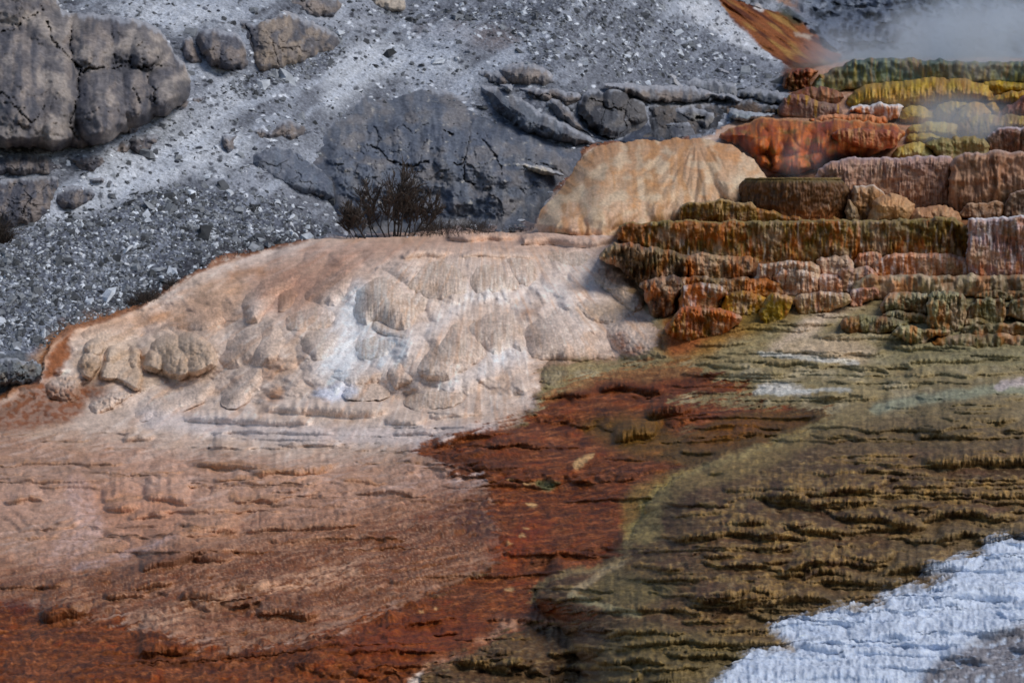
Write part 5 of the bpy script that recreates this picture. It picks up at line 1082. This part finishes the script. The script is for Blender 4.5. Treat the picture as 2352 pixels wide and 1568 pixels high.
# pale pink step blocks
PKS = ((WH, 7, .3, .55), ((150, 98, 70), 8, .25, .6))
ledge('pale cream step with a rounded front under the middle of the long ledge', 6, "480,440 500,260 620,238 800,236 930,250 960,330 940,440 700,450", .4, 20, (208, 190, 170), (206, 180, 154), PK, PKS)
ledge('pink tinged pale block left of the salmon ledge', 6, "920,320 925,215 1040,202 1170,206 1185,270 1170,330 1050,340", .35, 18, (206, 176, 158), PA, PK, PKS)
ledge('small rusty pink block wedged under the long ledge', 6, "1180,290 1190,185 1260,168 1360,170 1380,240 1340,290", .35, 16, (186, 138, 116), (170, 118, 92), None, PKS)
ledge('wide salmon coloured ledge with a pale crest right of the rusty pink block', 6, "1290,300 1310,240 1350,195 1500,186 1700,180 1900,196 2010,240 2020,345 1700,350 1380,340", .45, 20, (204, 168, 148), (190, 132, 100), (178, 126, 98), PKS)
ledge('squarish pale step in front of the pale cream one', 6, "615,460 625,290 700,276 860,280 940,300 940,400 870,450 720,460", .35, 18, (214, 198, 186), (204, 178, 156), PA, PKS)
ledge('pale pink block with frosted drips between two steps', 6, "880,450 890,360 980,325 1080,330 1120,380 1140,440 1050,455", .35, 18, (212, 192, 182), (196, 160, 136), None, PKS)
ledge('mauve pink block with a dark side under the salmon ledge', 6, "1050,400 1065,290 1160,276 1300,280 1350,310 1340,430 1160,450", .35, 18, (186, 154, 142), (180, 140, 120), None, PKS)
ledge('long pale olive ledge running to the right edge under the salmon ledge', 6, "1140,460 1210,345 1300,330 1700,335 2100,330 2343,328 3300,328 3300,470 2000,470 1500,470 1250,480", .45, 18, (170, 154, 134), (172, 152, 124), (160, 142, 114), ((PO, 9, .2, .6), (PA, 9, .35, .5)), flute=(.05, 9))
ledge('tan pink rounded shelf leading into the pale run', 6, "770,570 775,470 860,445 1000,448 1150,455 1170,520 1060,560 900,590", .35, 22, (200, 172, 148), (186, 160, 126), (156, 138, 96), PKS)
ledge('narrow mauve and rust shelf above the pale run', 6, "1140,520 1140,430 1220,416 1340,422 1360,470 1260,500 1200,540", .3, 14, (190, 166, 160), (180, 140, 120), None, PKS)
OLS = ((PO, 9, .2, .6), ((86, 80, 56), 8, .25, .6), ((190, 182, 150), 8, .4, .5))
ledge('pale grey olive ledge left of the big olive block', 6, "1330,580 1390,470 1440,452 1680,446 1700,500 1680,610 1500,560", .4, 18, (164, 158, 138), (140, 134, 108), (112, 104, 78), OLS)
ledge('biggest olive block with a lichen pale face in the middle of the steps', 6, "1670,640 1680,470 1720,446 1850,446 1940,460 1960,560 1930,690 1820,720 1730,690", .5, 26, (156, 152, 124), (146, 138, 104), (118, 108, 76), OLS, lump=(.07, 12))
ledge('thin olive shelf at the right edge under the long pale olive ledge', 6, "1980,500 2040,440 2200,432 2343,436 3300,430 3300,510", .3, 10, (136, 130, 104), (118, 106, 78), None, OLS)
ledge('tall olive column with a flat top beside the biggest olive block', 6, "1950,640 1960,540 2030,490 2150,484 2230,490 2225,640 2100,660", .4, 16, (136, 130, 98), (112, 100, 66), (104, 92, 60), OLS)
ledge('dark olive column cut by the right edge next to the tall column', 6, "2225,640 2235,520 2270,486 2343,486 3300,486 3300,660", .4, 16, (122, 116, 88), (92, 82, 56), None, OLS)
ledge('low pale olive tier halfway down the steps', 6, "1360,620 1380,585 1500,576 1640,590 1720,620 1660,660 1480,650", .3, 14, (166, 162, 138), (134, 126, 96), None, OLS)
ledge('rounded dark olive hump below the low pale tier', 6, "1080,640 1160,605 1350,600 1540,640 1560,680 1420,730 1200,740 1080,700", .3, 22, (140, 134, 104), (110, 100, 70), None, OLS)
ledge('cracked cluster of olive lumps below the biggest block', 6, "1430,740 1460,680 1560,675 1700,700 1840,690 1830,740 1700,760 1680,800 1620,820 1560,780", .3, 16, (156, 148, 112), (128, 116, 80), None, OLS, lump=(.08, 16))
ledge('pale topped olive shelf near the right edge with a dark recess under it', 6, "1900,720 1930,670 2100,660 2343,660 3300,655 3300,745 2000,740", .4, 14, (150, 146, 122), (106, 96, 66), None, OLS)
ledge('rounded olive knob on top of the pale topped shelf', 6, "1910,680 1950,635 2050,622 2120,650 2130,690", .3, 12, (150, 142, 112), (120, 112, 80), None, OLS)
ledge('wide dark olive brown tier with fine ribs at the right edge', 6, "1640,860 1700,780 1860,740 2100,735 2343,738 3300,735 3300,880 1900,880", .4, 24, (116, 104, 76), (98, 82, 50), (88, 72, 46), OLS, Y=25)

# ---------------------------------------------------------------- loose stones on the slope
rng = np.random.default_rng(7); random.seed(7)

def stone_verts(n_cut=9, seed=0, flat=.5):
    r = np.random.default_rng(seed)
    bm = bmesh.new(); bmesh.ops.create_icosphere(bm, subdivisions=2, radius=1.0)
    for _ in range(n_cut):                       # chop flat facets
        d = Vector(r.normal(size=3)).normalized(); k = r.uniform(.45, .8)
        for v in bm.verts:
            e = v.co.dot(d) - k
            if e > 0: v.co -= d * e
    for v in bm.verts: v.co.z *= flat; v.co *= 1 + r.normal() * .02
    return bm

STONE_COL = {'white': (212, 216, 222), 'pale': (176, 180, 188), 'mid': (128, 132, 142), 'dark': (70, 74, 84)}
stone_mesh = {}
for i, kx in enumerate(STONE_COL):
    for j in range(4):
        bm = stone_verts(8 + j, 31 * i + j, .42 + .12 * j)
        me = bpy.data.meshes.new('stone'); bm.to_mesh(me); bm.free()
        n = len(me.vertices)
        at = me.color_attributes.new('Col', 'FLOAT_COLOR', 'POINT')
        cc = np.clip(lin(STONE_COL[kx]) * (1 + .10 * np.random.default_rng(j).normal(size=(n, 1))), .01, .85)
        at.data.foreach_set('color', np.concatenate([cc, np.ones((n, 1))], 1).astype(f32).ravel())
        me.materials.append(M_ROCK)
        stone_mesh[kx, j] = me

def talus_at(u, v):
    j = np.clip(np.searchsorted(vs, v), 0, len(vs) - 1); i = np.clip(np.searchsorted(us, u), 0, len(us) - 1)
    return talus[j, i], hmask[j, i], far[j, i]

def stone(u, v, size, kx, j, label, group=None, turn=0, tilt=.25):
    p = ground_P(u, v)
    o = bpy.data.objects.new('stone', stone_mesh[kx, j]); C.objects.link(o)
    o.location = (p[0], p[1], p[2] + size * .12); o.scale = (size, size * .85, size)
    o.rotation_euler = (tilt * (random.random() - .2), tilt * (random.random() - .5), turn)
    return tag(o, label, 'stone', group)

def P1(c, x, y):
    a = pts(c, '%g,%g' % (x, y))[0]; return a[0], a[1]

# stones one can tell apart
for c, x, y, px, kx, j, label in (
        (4, 1095, 45, 42, 'white', 3, 'large rounded white stone lying alone on the dark talus near the cream mound'),
        (4, 1205, 92, 40, 'white', 0, 'flat white slab stone just below the large rounded white stone'),
        (4, 980, 205, 46, 'pale', 1, 'pale grey block stone above the leaning white wedge in the talus'),
        (4, 865, 262, 44, 'white', 2, 'leaning white wedge shaped stone in the lower talus'),
        (4, 360, 622, 38, 'mid', 1, 'flat grey stone low in the talus near the rusty border'),
        (1, 975, 1112, 34, 'white', 2, 'white triangular stone on the pale sand below the pair of dark boulders'),
        (1, 805, 1188, 20, 'white', 1, 'small white square stone on the sand under the white triangular one'),
        (1, 430, 1308, 16, 'white', 3, 'tiny white stone sitting on the dark humped rock'),
        (1, 960, 1000, 18, 'pale', 0, 'pale pebble resting on the dark oval boulder'),
        (1, 1308, 895, 34, 'dark', 3, 'dark round stone with a shadowed hollow in the pale sand'),
        (1, 1355, 1020, 48, 'dark', 0, 'long dark flat stone across the pale sand chute'),
        (1, 1205, 1120, 44, 'dark', 1, 'chunky dark stone below the long dark flat one'),
        (1, 1160, 1072, 36, 'pale', 0, 'thin light grey slab behind the chunky dark stone'),
        (1, 1740, 1025, 36, 'dark', 2, 'dark grey cobble at the head of the blue grey apron'),
        (1, 1350, 600, 44, 'pale', 0, 'flat light slab propped over a dark gap beside the low shadowy rock'),
        (1, 1405, 742, 40, 'white', 0, 'thin white slab on the sandy chute under the striped rock'),
        (1, 1670, 515, 30, 'white', 1, 'white stone against the foot of the striped rock'),
        (1, 2300, 670, 44, 'white', 2, 'rounded pale stone on the talus above the cracked dome'),
        (1, 2195, 695, 28, 'pale', 3, 'pale stone beside the rounded one above the cracked dome'),
        (1, 1110, 1470, 34, 'white', 1, 'white blocky stone in the middle of the dark talus'),
        (1, 712, 1440, 24, 'white', 0, 'white stone alone on the sandy edge of the dark talus'),
        (1, 1185, 290, 40, 'mid', 1, 'tilted grey rock over a black gap in the upper sand'),
        (1, 750, 60, 30, 'white', 0, 'white flat rock at the top above the tall rounded rock face'),
        (1, 1395, 70, 40, 'mid', 2, 'grey angular stone on the white sand at the top of the slope'),
        (1, 1490, 75, 30, 'dark', 3, 'dark stone next to the grey angular one at the top of the slope'),
        (2, 780, 400, 40, 'white', 3, 'bright white pointed stone beside a brown oval stone above the cracked dome'),
        (2, 855, 380, 46, 'mid', 1, 'brown grey oval stone next to the bright white pointed stone'),
        (2, 185, 490, 28, 'white', 2, 'white stone on the sandy shoulder above the great dome'),
        (2, 590, 572, 30, 'white', 0, 'white flat stone in the rubble on top of the great dome'),
        (2, 1130, 668, 30, 'white', 1, 'white stone lying on the diagonal ridge of rubble'),
        (2, 1580, 1015, 28, 'white', 1, 'white stone wedged at the lower end of the diagonal ridge'),
        (2, 2035, 150, 40, 'white', 3, 'white stone pair member high on the dark upper talus'),
        (2, 1890, 350, 48, 'white', 0, 'long pale slab on the upper talus above the slab roof'),
        (2, 1570, 415, 34, 'white', 2, 'white rubble stone above the slab roof, near the tan cap rock'),
        (2, 1930, 440, 32, 'white', 3, 'round white stone just above the slab roof'),
        (2, 2295, 490, 34, 'white', 1, 'white stone above the far end of the slab roof'),
        (2, 2020, 50, 40, 'dark', 2, 'dark upright stone at the top of the upper talus'),
        (2, 420, 1110, 46, 'white', 1, 'white shard caught in the crack of the great dome above the shrub'),
        (2, 1420, 1320, 44, 'pale', 1, 'pale orange tinted stone at the edge of the farther tan mound'),
        (2, 1225, 1510, 60, 'pale', 0, 'pale grey wedge at the base of the great dome by the water'),
        (15, 1700, 800, 24, 'pale', 2, 'pale stone in the dark brush below the great dome'),
        (15, 1915, 870, 28, 'white', 0, 'white flat stone in the brush at the water edge'),
        (15, 1240, 975, 26, 'white', 1, 'white stone on the cream rim in front of the shrub'),
        (15, 1150, 990, 24, 'pale', 2, 'pale stone beside the white one on the cream rim'),
        (15, 690, 965, 16, 'white', 3, 'tiny white stone at the foot of the side branch of the shrub')):
    u, v = P1(c, x, y); k = CROPS[c][2]
    embed_front = .0
    Yq = float(ground_Y(u, v))
    o = stone(u, v, px * k * Yq / F * .62, kx, j, label, None, random.random() * 6)
    if c in (2, 15) and 560 <= x and y > 500 or (c, x) in ((2, 420), (1, 430), (1, 960)):
        o.location = world_at(u, v, Yq - 1.05)
# the many alike
n_done = 0; SG = 'stones scattered over the grey slope'
SL = {'white': 'small white stone scattered on the grey slope among many like it', 'pale': 'small light grey stone scattered on the grey slope among many like it',
      'mid': 'small grey stone scattered on the grey slope among many like it', 'dark': 'small dark stone scattered on the grey slope among many like it'}
while n_done < 250:
    u, v = rng.uniform(0, 1800), rng.uniform(0, 770)
    ta, hm, fa = talus_at(u, v)
    if hm < .95 or rng.random() > .25 + .75 * ta: continue
    kx = rng.choice(['white', 'pale', 'mid', 'dark'], p=[.42, .2, .16, .22]); Yq = float(ground_Y(u, v))
    px = rng.uniform(5.5, 12) * (1.4 if rng.random() < .15 else 1)
    stone(u, v, px * Yq / F * .62, kx, int(rng.integers(4)), SL[kx], SG, rng.uniform(0, 6.28)); n_done += 1

# gravel: the flakes nobody could count
def flakes():
    N = 52000
    u = rng.uniform(-300, 1950, N * 2); v = rng.uniform(-60, 800, N * 2)
    ta, hm, fa = talus_at(u, v)
    keep = (hm > .9) & (fa < .3) & (rng.random(N * 2) < .10 + .9 * ta ** 1.2)
    u, v = u[keep][:N], v[keep][:N]; N = len(u)
    p = ground_P(u, v); Yq = p[:, 1]
    s = np.exp(rng.normal(np.log(2.1), .62, N)) * Yq / F
    base = np.array([[-1, -.7, 0], [1, -.8, 0], [.9, .8, 0], [-.8, .9, 0], [-.6, -.5, 1], [.7, -.4, 1], [.5, .6, 1], [-.6, .4, 1]])
    q = np.array([[0, 1, 5, 4], [1, 2, 6, 5], [2, 3, 7, 6], [3, 0, 4, 7], [4, 5, 6, 7], [3, 2, 1, 0]])
    co = base[None] + rng.normal(0, .22, (N, 8, 3)); co[..., 2] *= rng.uniform(.25, .8, (N, 1))
    a = rng.uniform(0, 6.283, N); ca, sa = np.cos(a)[:, None], np.sin(a)[:, None]
    x = co[..., 0] * ca - co[..., 1] * sa; y = co[..., 0] * sa + co[..., 1] * ca
    z = co[..., 2] + x * rng.normal(0, .35, (N, 1)) + y * (.45 + rng.normal(0, .3, (N, 1)))
    co = np.stack([x, y, z], -1) * s[:, None, None] + p[:, None, :]
    r = rng.random(N); lum = np.where(r < .16, rng.uniform(.45, .75, N), np.where(r < .62, rng.uniform(.14, .3, N), rng.uniform(.04, .12, N)))
    cl = lum[:, None] * np.array([.93, 1.0, 1.10])
    cl = np.repeat(cl, 8, 0)
    qq = (q[None] + (np.arange(N) * 8)[:, None, None]).reshape(-1, 4)
    o = mesh_np('gravel', co.reshape(-1, 3), qq, M_ROCK, cl, .05, smooth=False)
    tag(o, 'grey and white gravel flakes strewn over the talus slope', 'gravel', kind='stuff')
flakes()

# ---------------------------------------------------------------- dead shrubs and dry brush
def wood_mat(name, c):
    m = bpy.data.materials.new(name); m.use_nodes = True; b = m.node_tree.nodes['Principled BSDF']
    n = m.node_tree.nodes.new('ShaderNodeTexNoise'); n.inputs['Scale'].default_value = 14
    r = m.node_tree.nodes.new('ShaderNodeValToRGB')
    r.color_ramp.elements[0].position = .35; r.color_ramp.elements[1].position = .7
    r.color_ramp.elements[0].color = (*[x * .6 for x in c], 1); r.color_ramp.elements[1].color = (*[x * 1.5 for x in c], 1)
    m.node_tree.links.new(n.outputs[0], r.inputs[0]); m.node_tree.links.new(r.outputs[0], b.inputs['Base Color'])
    b.inputs['Roughness'].default_value = .85
    return m
M_WOOD = wood_mat('dead_wood', (.035, .028, .024)); M_TWIG = wood_mat('dry_twigs', (.05, .036, .028))

class Tubes:
    def __init__(s): s.v = []; s.f = []
    def add(s, path, r0, r1, n=5):
        b0 = len(s.v)
        for i, p in enumerate(path):
            d = (path[min(i + 1, len(path) - 1)] - path[max(i - 1, 0)]).normalized()
            x = d.cross(Vector((.3, .9, .2))).normalized(); y = d.cross(x); r = r0 + (r1 - r0) * i / (len(path) - 1)
            for k in range(n):
                a = 2 * math.pi * k / n; s.v.append(p + x * (r * math.cos(a)) + y * (r * math.sin(a)))
        for i in range(len(path) - 1):
            for k in range(n):
                s.f.append((b0 + i * n + k, b0 + i * n + (k + 1) % n, b0 + (i + 1) * n + (k + 1) % n, b0 + (i + 1) * n + k))
    def build(s, name, mat, parent):
        return mesh_np(name, np.array([tuple(v) for v in s.v]), np.array(s.f), mat, None, None, parent)

def grow(tb, tw, rnd, p, d, L, r, lev, maxlev, up=.12):
    n = 6; path = [p.copy()]; dd = d.copy()
    for i in range(n):
        dd = (dd + Vector((rnd.gauss(0, .13), rnd.gauss(0, .13), rnd.gauss(0, .08) + up * .5))).normalized()
        path.append(path[-1] + dd * (L / n))
    (tb if lev < 2 else tw).add(path, r, r * .45, 5 if lev < 2 else 4)
    if lev >= maxlev: return
    for k in range(rnd.randint(4, 5) if lev else rnd.randint(5, 7)):
        i = rnd.randint(2, n); q = path[i]
        ax = Vector((rnd.gauss(0, 1), rnd.gauss(0, 1), rnd.gauss(0, .5))).normalized()
        nd_ = (dd * 1.0 + ax * rnd.uniform(.45, .85)).normalized()
        grow(tb, tw, rnd, q, nd_, L * rnd.uniform(.45, .72), max(r * .55, .0075), lev + 1, maxlev, up)

def shrub(name, label, u, v, Yq, stems, seed, maxlev=3, cat='shrub'):
    rnd = random.Random(seed)
    base = Vector(world_at(u, v, Yq))
    root = bpy.data.objects.new(name, None); C.objects.link(root); root.location = base
    tag(root, label, cat)
    tb, tw = Tubes(), Tubes()
    for (ou, lean, L, r) in stems:
        grow(tb, tw, rnd, Vector((ou, rnd.uniform(-.15, .15), -.05)), Vector((lean, rnd.uniform(-.25, .2), 1)).normalized(), L, r, 0, maxlev)
    tb.build('stem', M_WOOD, root); tw.build('twigs', M_TWIG, root)
    return root

k37 = 36.5 / F
shrub('dead_shrub', 'leafless dark shrub with upright spreading branches before the great cracked dome', 912, 541, 35.6,
      [(.0, .02, .66, .022), (.05, .12, .62, .018), (-.06, -.14, .62, .016), (-.2, -.5, .6, .014), (-.32, -.75, .55, .013), (.12, .38, .58, .014), (.24, .7, .52, .012), (-.12, -.3, .6, .014), (.3, .35, .45, .010), (-.02, -.05, .7, .016), (.18, .2, .5, .012), (-.42, -.45, .42, .01), (.4, .6, .4, .009)], 11, 3)
shrub('dead_shrub', 'smaller leaning dead branch with short twigs left of the leafless shrub', 838, 541, 34.6,
      [(.0, -.8, .42, .013), (-.1, -.55, .36, .010), (-.18, -.9, .3, .008), (.02, -.5, .3, .009), (-.24, -.1, .22, .007), (-.3, .2, .25, .006)], 12, 3)
def brush(label, path, spread, h, n, seed, name='dry_brush', lift=0.0):
    rnd = random.Random(seed)
    p = pts(0, path); L = np.concatenate([[0], np.cumsum(np.hypot(*np.diff(p, axis=0).T))])
    mid = p[len(p) // 2]; org = Vector(ground_P(mid[0], mid[1]).tolist())
    tb = Tubes()
    for i in range(n):
        k = rnd.betavariate(1.6, 1.6) * L[-1]
        u = np.interp(k, L, p[:, 0]) + rnd.gauss(0, spread); v = np.interp(k, L, p[:, 1]) + rnd.gauss(0, spread * .5)
        q = Vector(ground_P(u, v).tolist()) - org; q.z -= .03
        if lift: q = Vector(world_at(u, v, ground_Y(mid[0], mid[1]) - lift).tolist()) - org
        hh = h * rnd.uniform(.3, 1) * (1.15 - abs(k / L[-1] - .5) * 1.4)
        path_ = [q]; d = Vector((rnd.gauss(0, .6), rnd.gauss(0, .4), 1)).normalized()
        for _ in range(4):
            d = (d + Vector((rnd.gauss(0, .4), rnd.gauss(0, .3), rnd.gauss(0, .3)))).normalized(); path_.append(path_[-1] + d * hh / 4)
        tb.add(path_, .006, .002, 3)
    o = tb.build(name, M_TWIG, None); o.location = org
    return tag(o, label, 'dry brush')
brush('low tangle of dark dry brush right of the leafless shrub', '930,536 970,534 1010,533 1060,532', 8, .34, 420, 21)
brush('dark brush strip under the overhang at the base of the great dome', '1050,530 1090,529 1140,529', 7, .3, 300, 22)
brush('sparse dry brush where the great dome meets the cream rim near the pale wedge', '1140,529 1180,528 1225,527', 6, .18, 140, 23)
brush('black tangle of dead twigs on the border of the dark talus and the cream mound', '286,708 310,700 340,688 366,674', 5, .26, 420, 24)
brush('small dead tuft higher up the same border, above the black tangle', '376,664 392,652 410,642', 4, .18, 160, 25)
brush('thin line of dry stems along the border near the top of the cream mound', '470,612 520,592 580,577 650,560', 3, .09, 170, 26)
brush('dark bush cut by the left edge of the picture beside the broad rock mass', '-30,560 -12,556 4,554 18,556', 5, .55, 420, 27, 'dark_bush', .9)

# ---------------------------------------------------------------- steam off the hot water
def steam(c, box, dens, seed, scale=.35):
    """box: x0, x1, y0, y1, z0, z1 in metres"""
    m = bpy.data.materials.new('steam'); m.use_nodes = True; t = m.node_tree; N = t.nodes; L = t.links
    N.remove(N['Principled BSDF'])
    pv = N.new('ShaderNodeVolumePrincipled'); pv.inputs['Color'].default_value = (.82, .90, 1.0, 1); pv.inputs['Anisotropy'].default_value = .2
    tc = N.new('ShaderNodeTexCoord'); no = N.new('ShaderNodeTexNoise'); no.inputs['Scale'].default_value = scale; no.inputs['Detail'].default_value = 3
    mp = N.new('ShaderNodeMapping'); mp.inputs['Scale'].default_value = (1, .5, .55); mp.inputs['Location'].default_value = (seed, 0, 0)
    L.new(tc.outputs['Object'], mp.inputs[0]); L.new(mp.outputs[0], no.inputs['Vector'])
    gr = N.new('ShaderNodeTexGradient'); gr.gradient_type = 'SPHERICAL'
    m2 = N.new('ShaderNodeMapping'); m2.inputs['Location'].default_value = (-1, -1, -1); m2.inputs['Scale'].default_value = (2, 2, 2)
    L.new(tc.outputs['Generated'], m2.inputs[0]); L.new(m2.outputs[0], gr.inputs[0])
    r1 = N.new('ShaderNodeMapRange'); r1.inputs[1].default_value = .46; r1.inputs[2].default_value = .64; r1.inputs[3].default_value = .05; r1.inputs[4].default_value = 1; L.new(no.outputs[0], r1.inputs[0])
    r2 = N.new('ShaderNodeMapRange'); r2.inputs[1].default_value = 0; r2.inputs[2].default_value = .55; r2.inputs[3].default_value = 0; r2.inputs[4].default_value = dens; r2.interpolation_type = 'SMOOTHSTEP'; L.new(gr.outputs[1], r2.inputs[0])
    mu = N.new('ShaderNodeMath'); mu.operation = 'MULTIPLY'; L.new(r1.outputs[0], mu.inputs[0]); L.new(r2.outputs[0], mu.inputs[1])
    L.new(mu.outputs[0], pv.inputs['Density'])
    L.new(pv.outputs[0], N['Material Output'].inputs['Volume'])
    bm = bmesh.new(); bmesh.ops.create_icosphere(bm, subdivisions=3, radius=1)
    me = bpy.data.meshes.new('steam'); bm.to_mesh(me); bm.free(); me.materials.append(m)
    o = bpy.data.objects.new('steam', me); C.objects.link(o)
    x0, x1, y0, y1, z0, z1 = box
    for v in me.vertices: v.co = (v.co.x * (x1 - x0) / 2, v.co.y * (y1 - y0) / 2, v.co.z * (z1 - z0) / 2)
    o.location = ((x0 + x1) / 2, (y0 + y1) / 2, (z0 + z1) / 2)
    tag(o, c, 'steam', kind='stuff')

def sbox(u0, u1, v0, v1, Y, dy):
    a = world_at(u0, v1, Y); b = world_at(u1, v0, Y)
    return (a[0], b[0], Y - dy / 2, Y + dy / 2, a[2], b[2])
steam('blue grey steam drifting over the teal terrace in front of the far hill', sbox(1800, 2600, -40, 290, 54, 13), .6, 1, .4)
steam('faint steam hanging over the yellow domes', sbox(1900, 2420, 190, 420, 44.5, 5), .5, 5, .6)
steam('wisp of steam between the orange mound and the tan mound', sbox(1500, 1860, 270, 440, 41.0, 2.2), .12, 9, .8)
steam('wisp of steam rising at the left end of the mauve wall', sbox(1760, 1960, 300, 440, 39.5, 1.8), .22, 13, .9)
steam('thin vapour over the pale stream at the top of the cream mound', sbox(1180, 1560, 455, 560, 36.5, 2.5), .3, 17, .9)
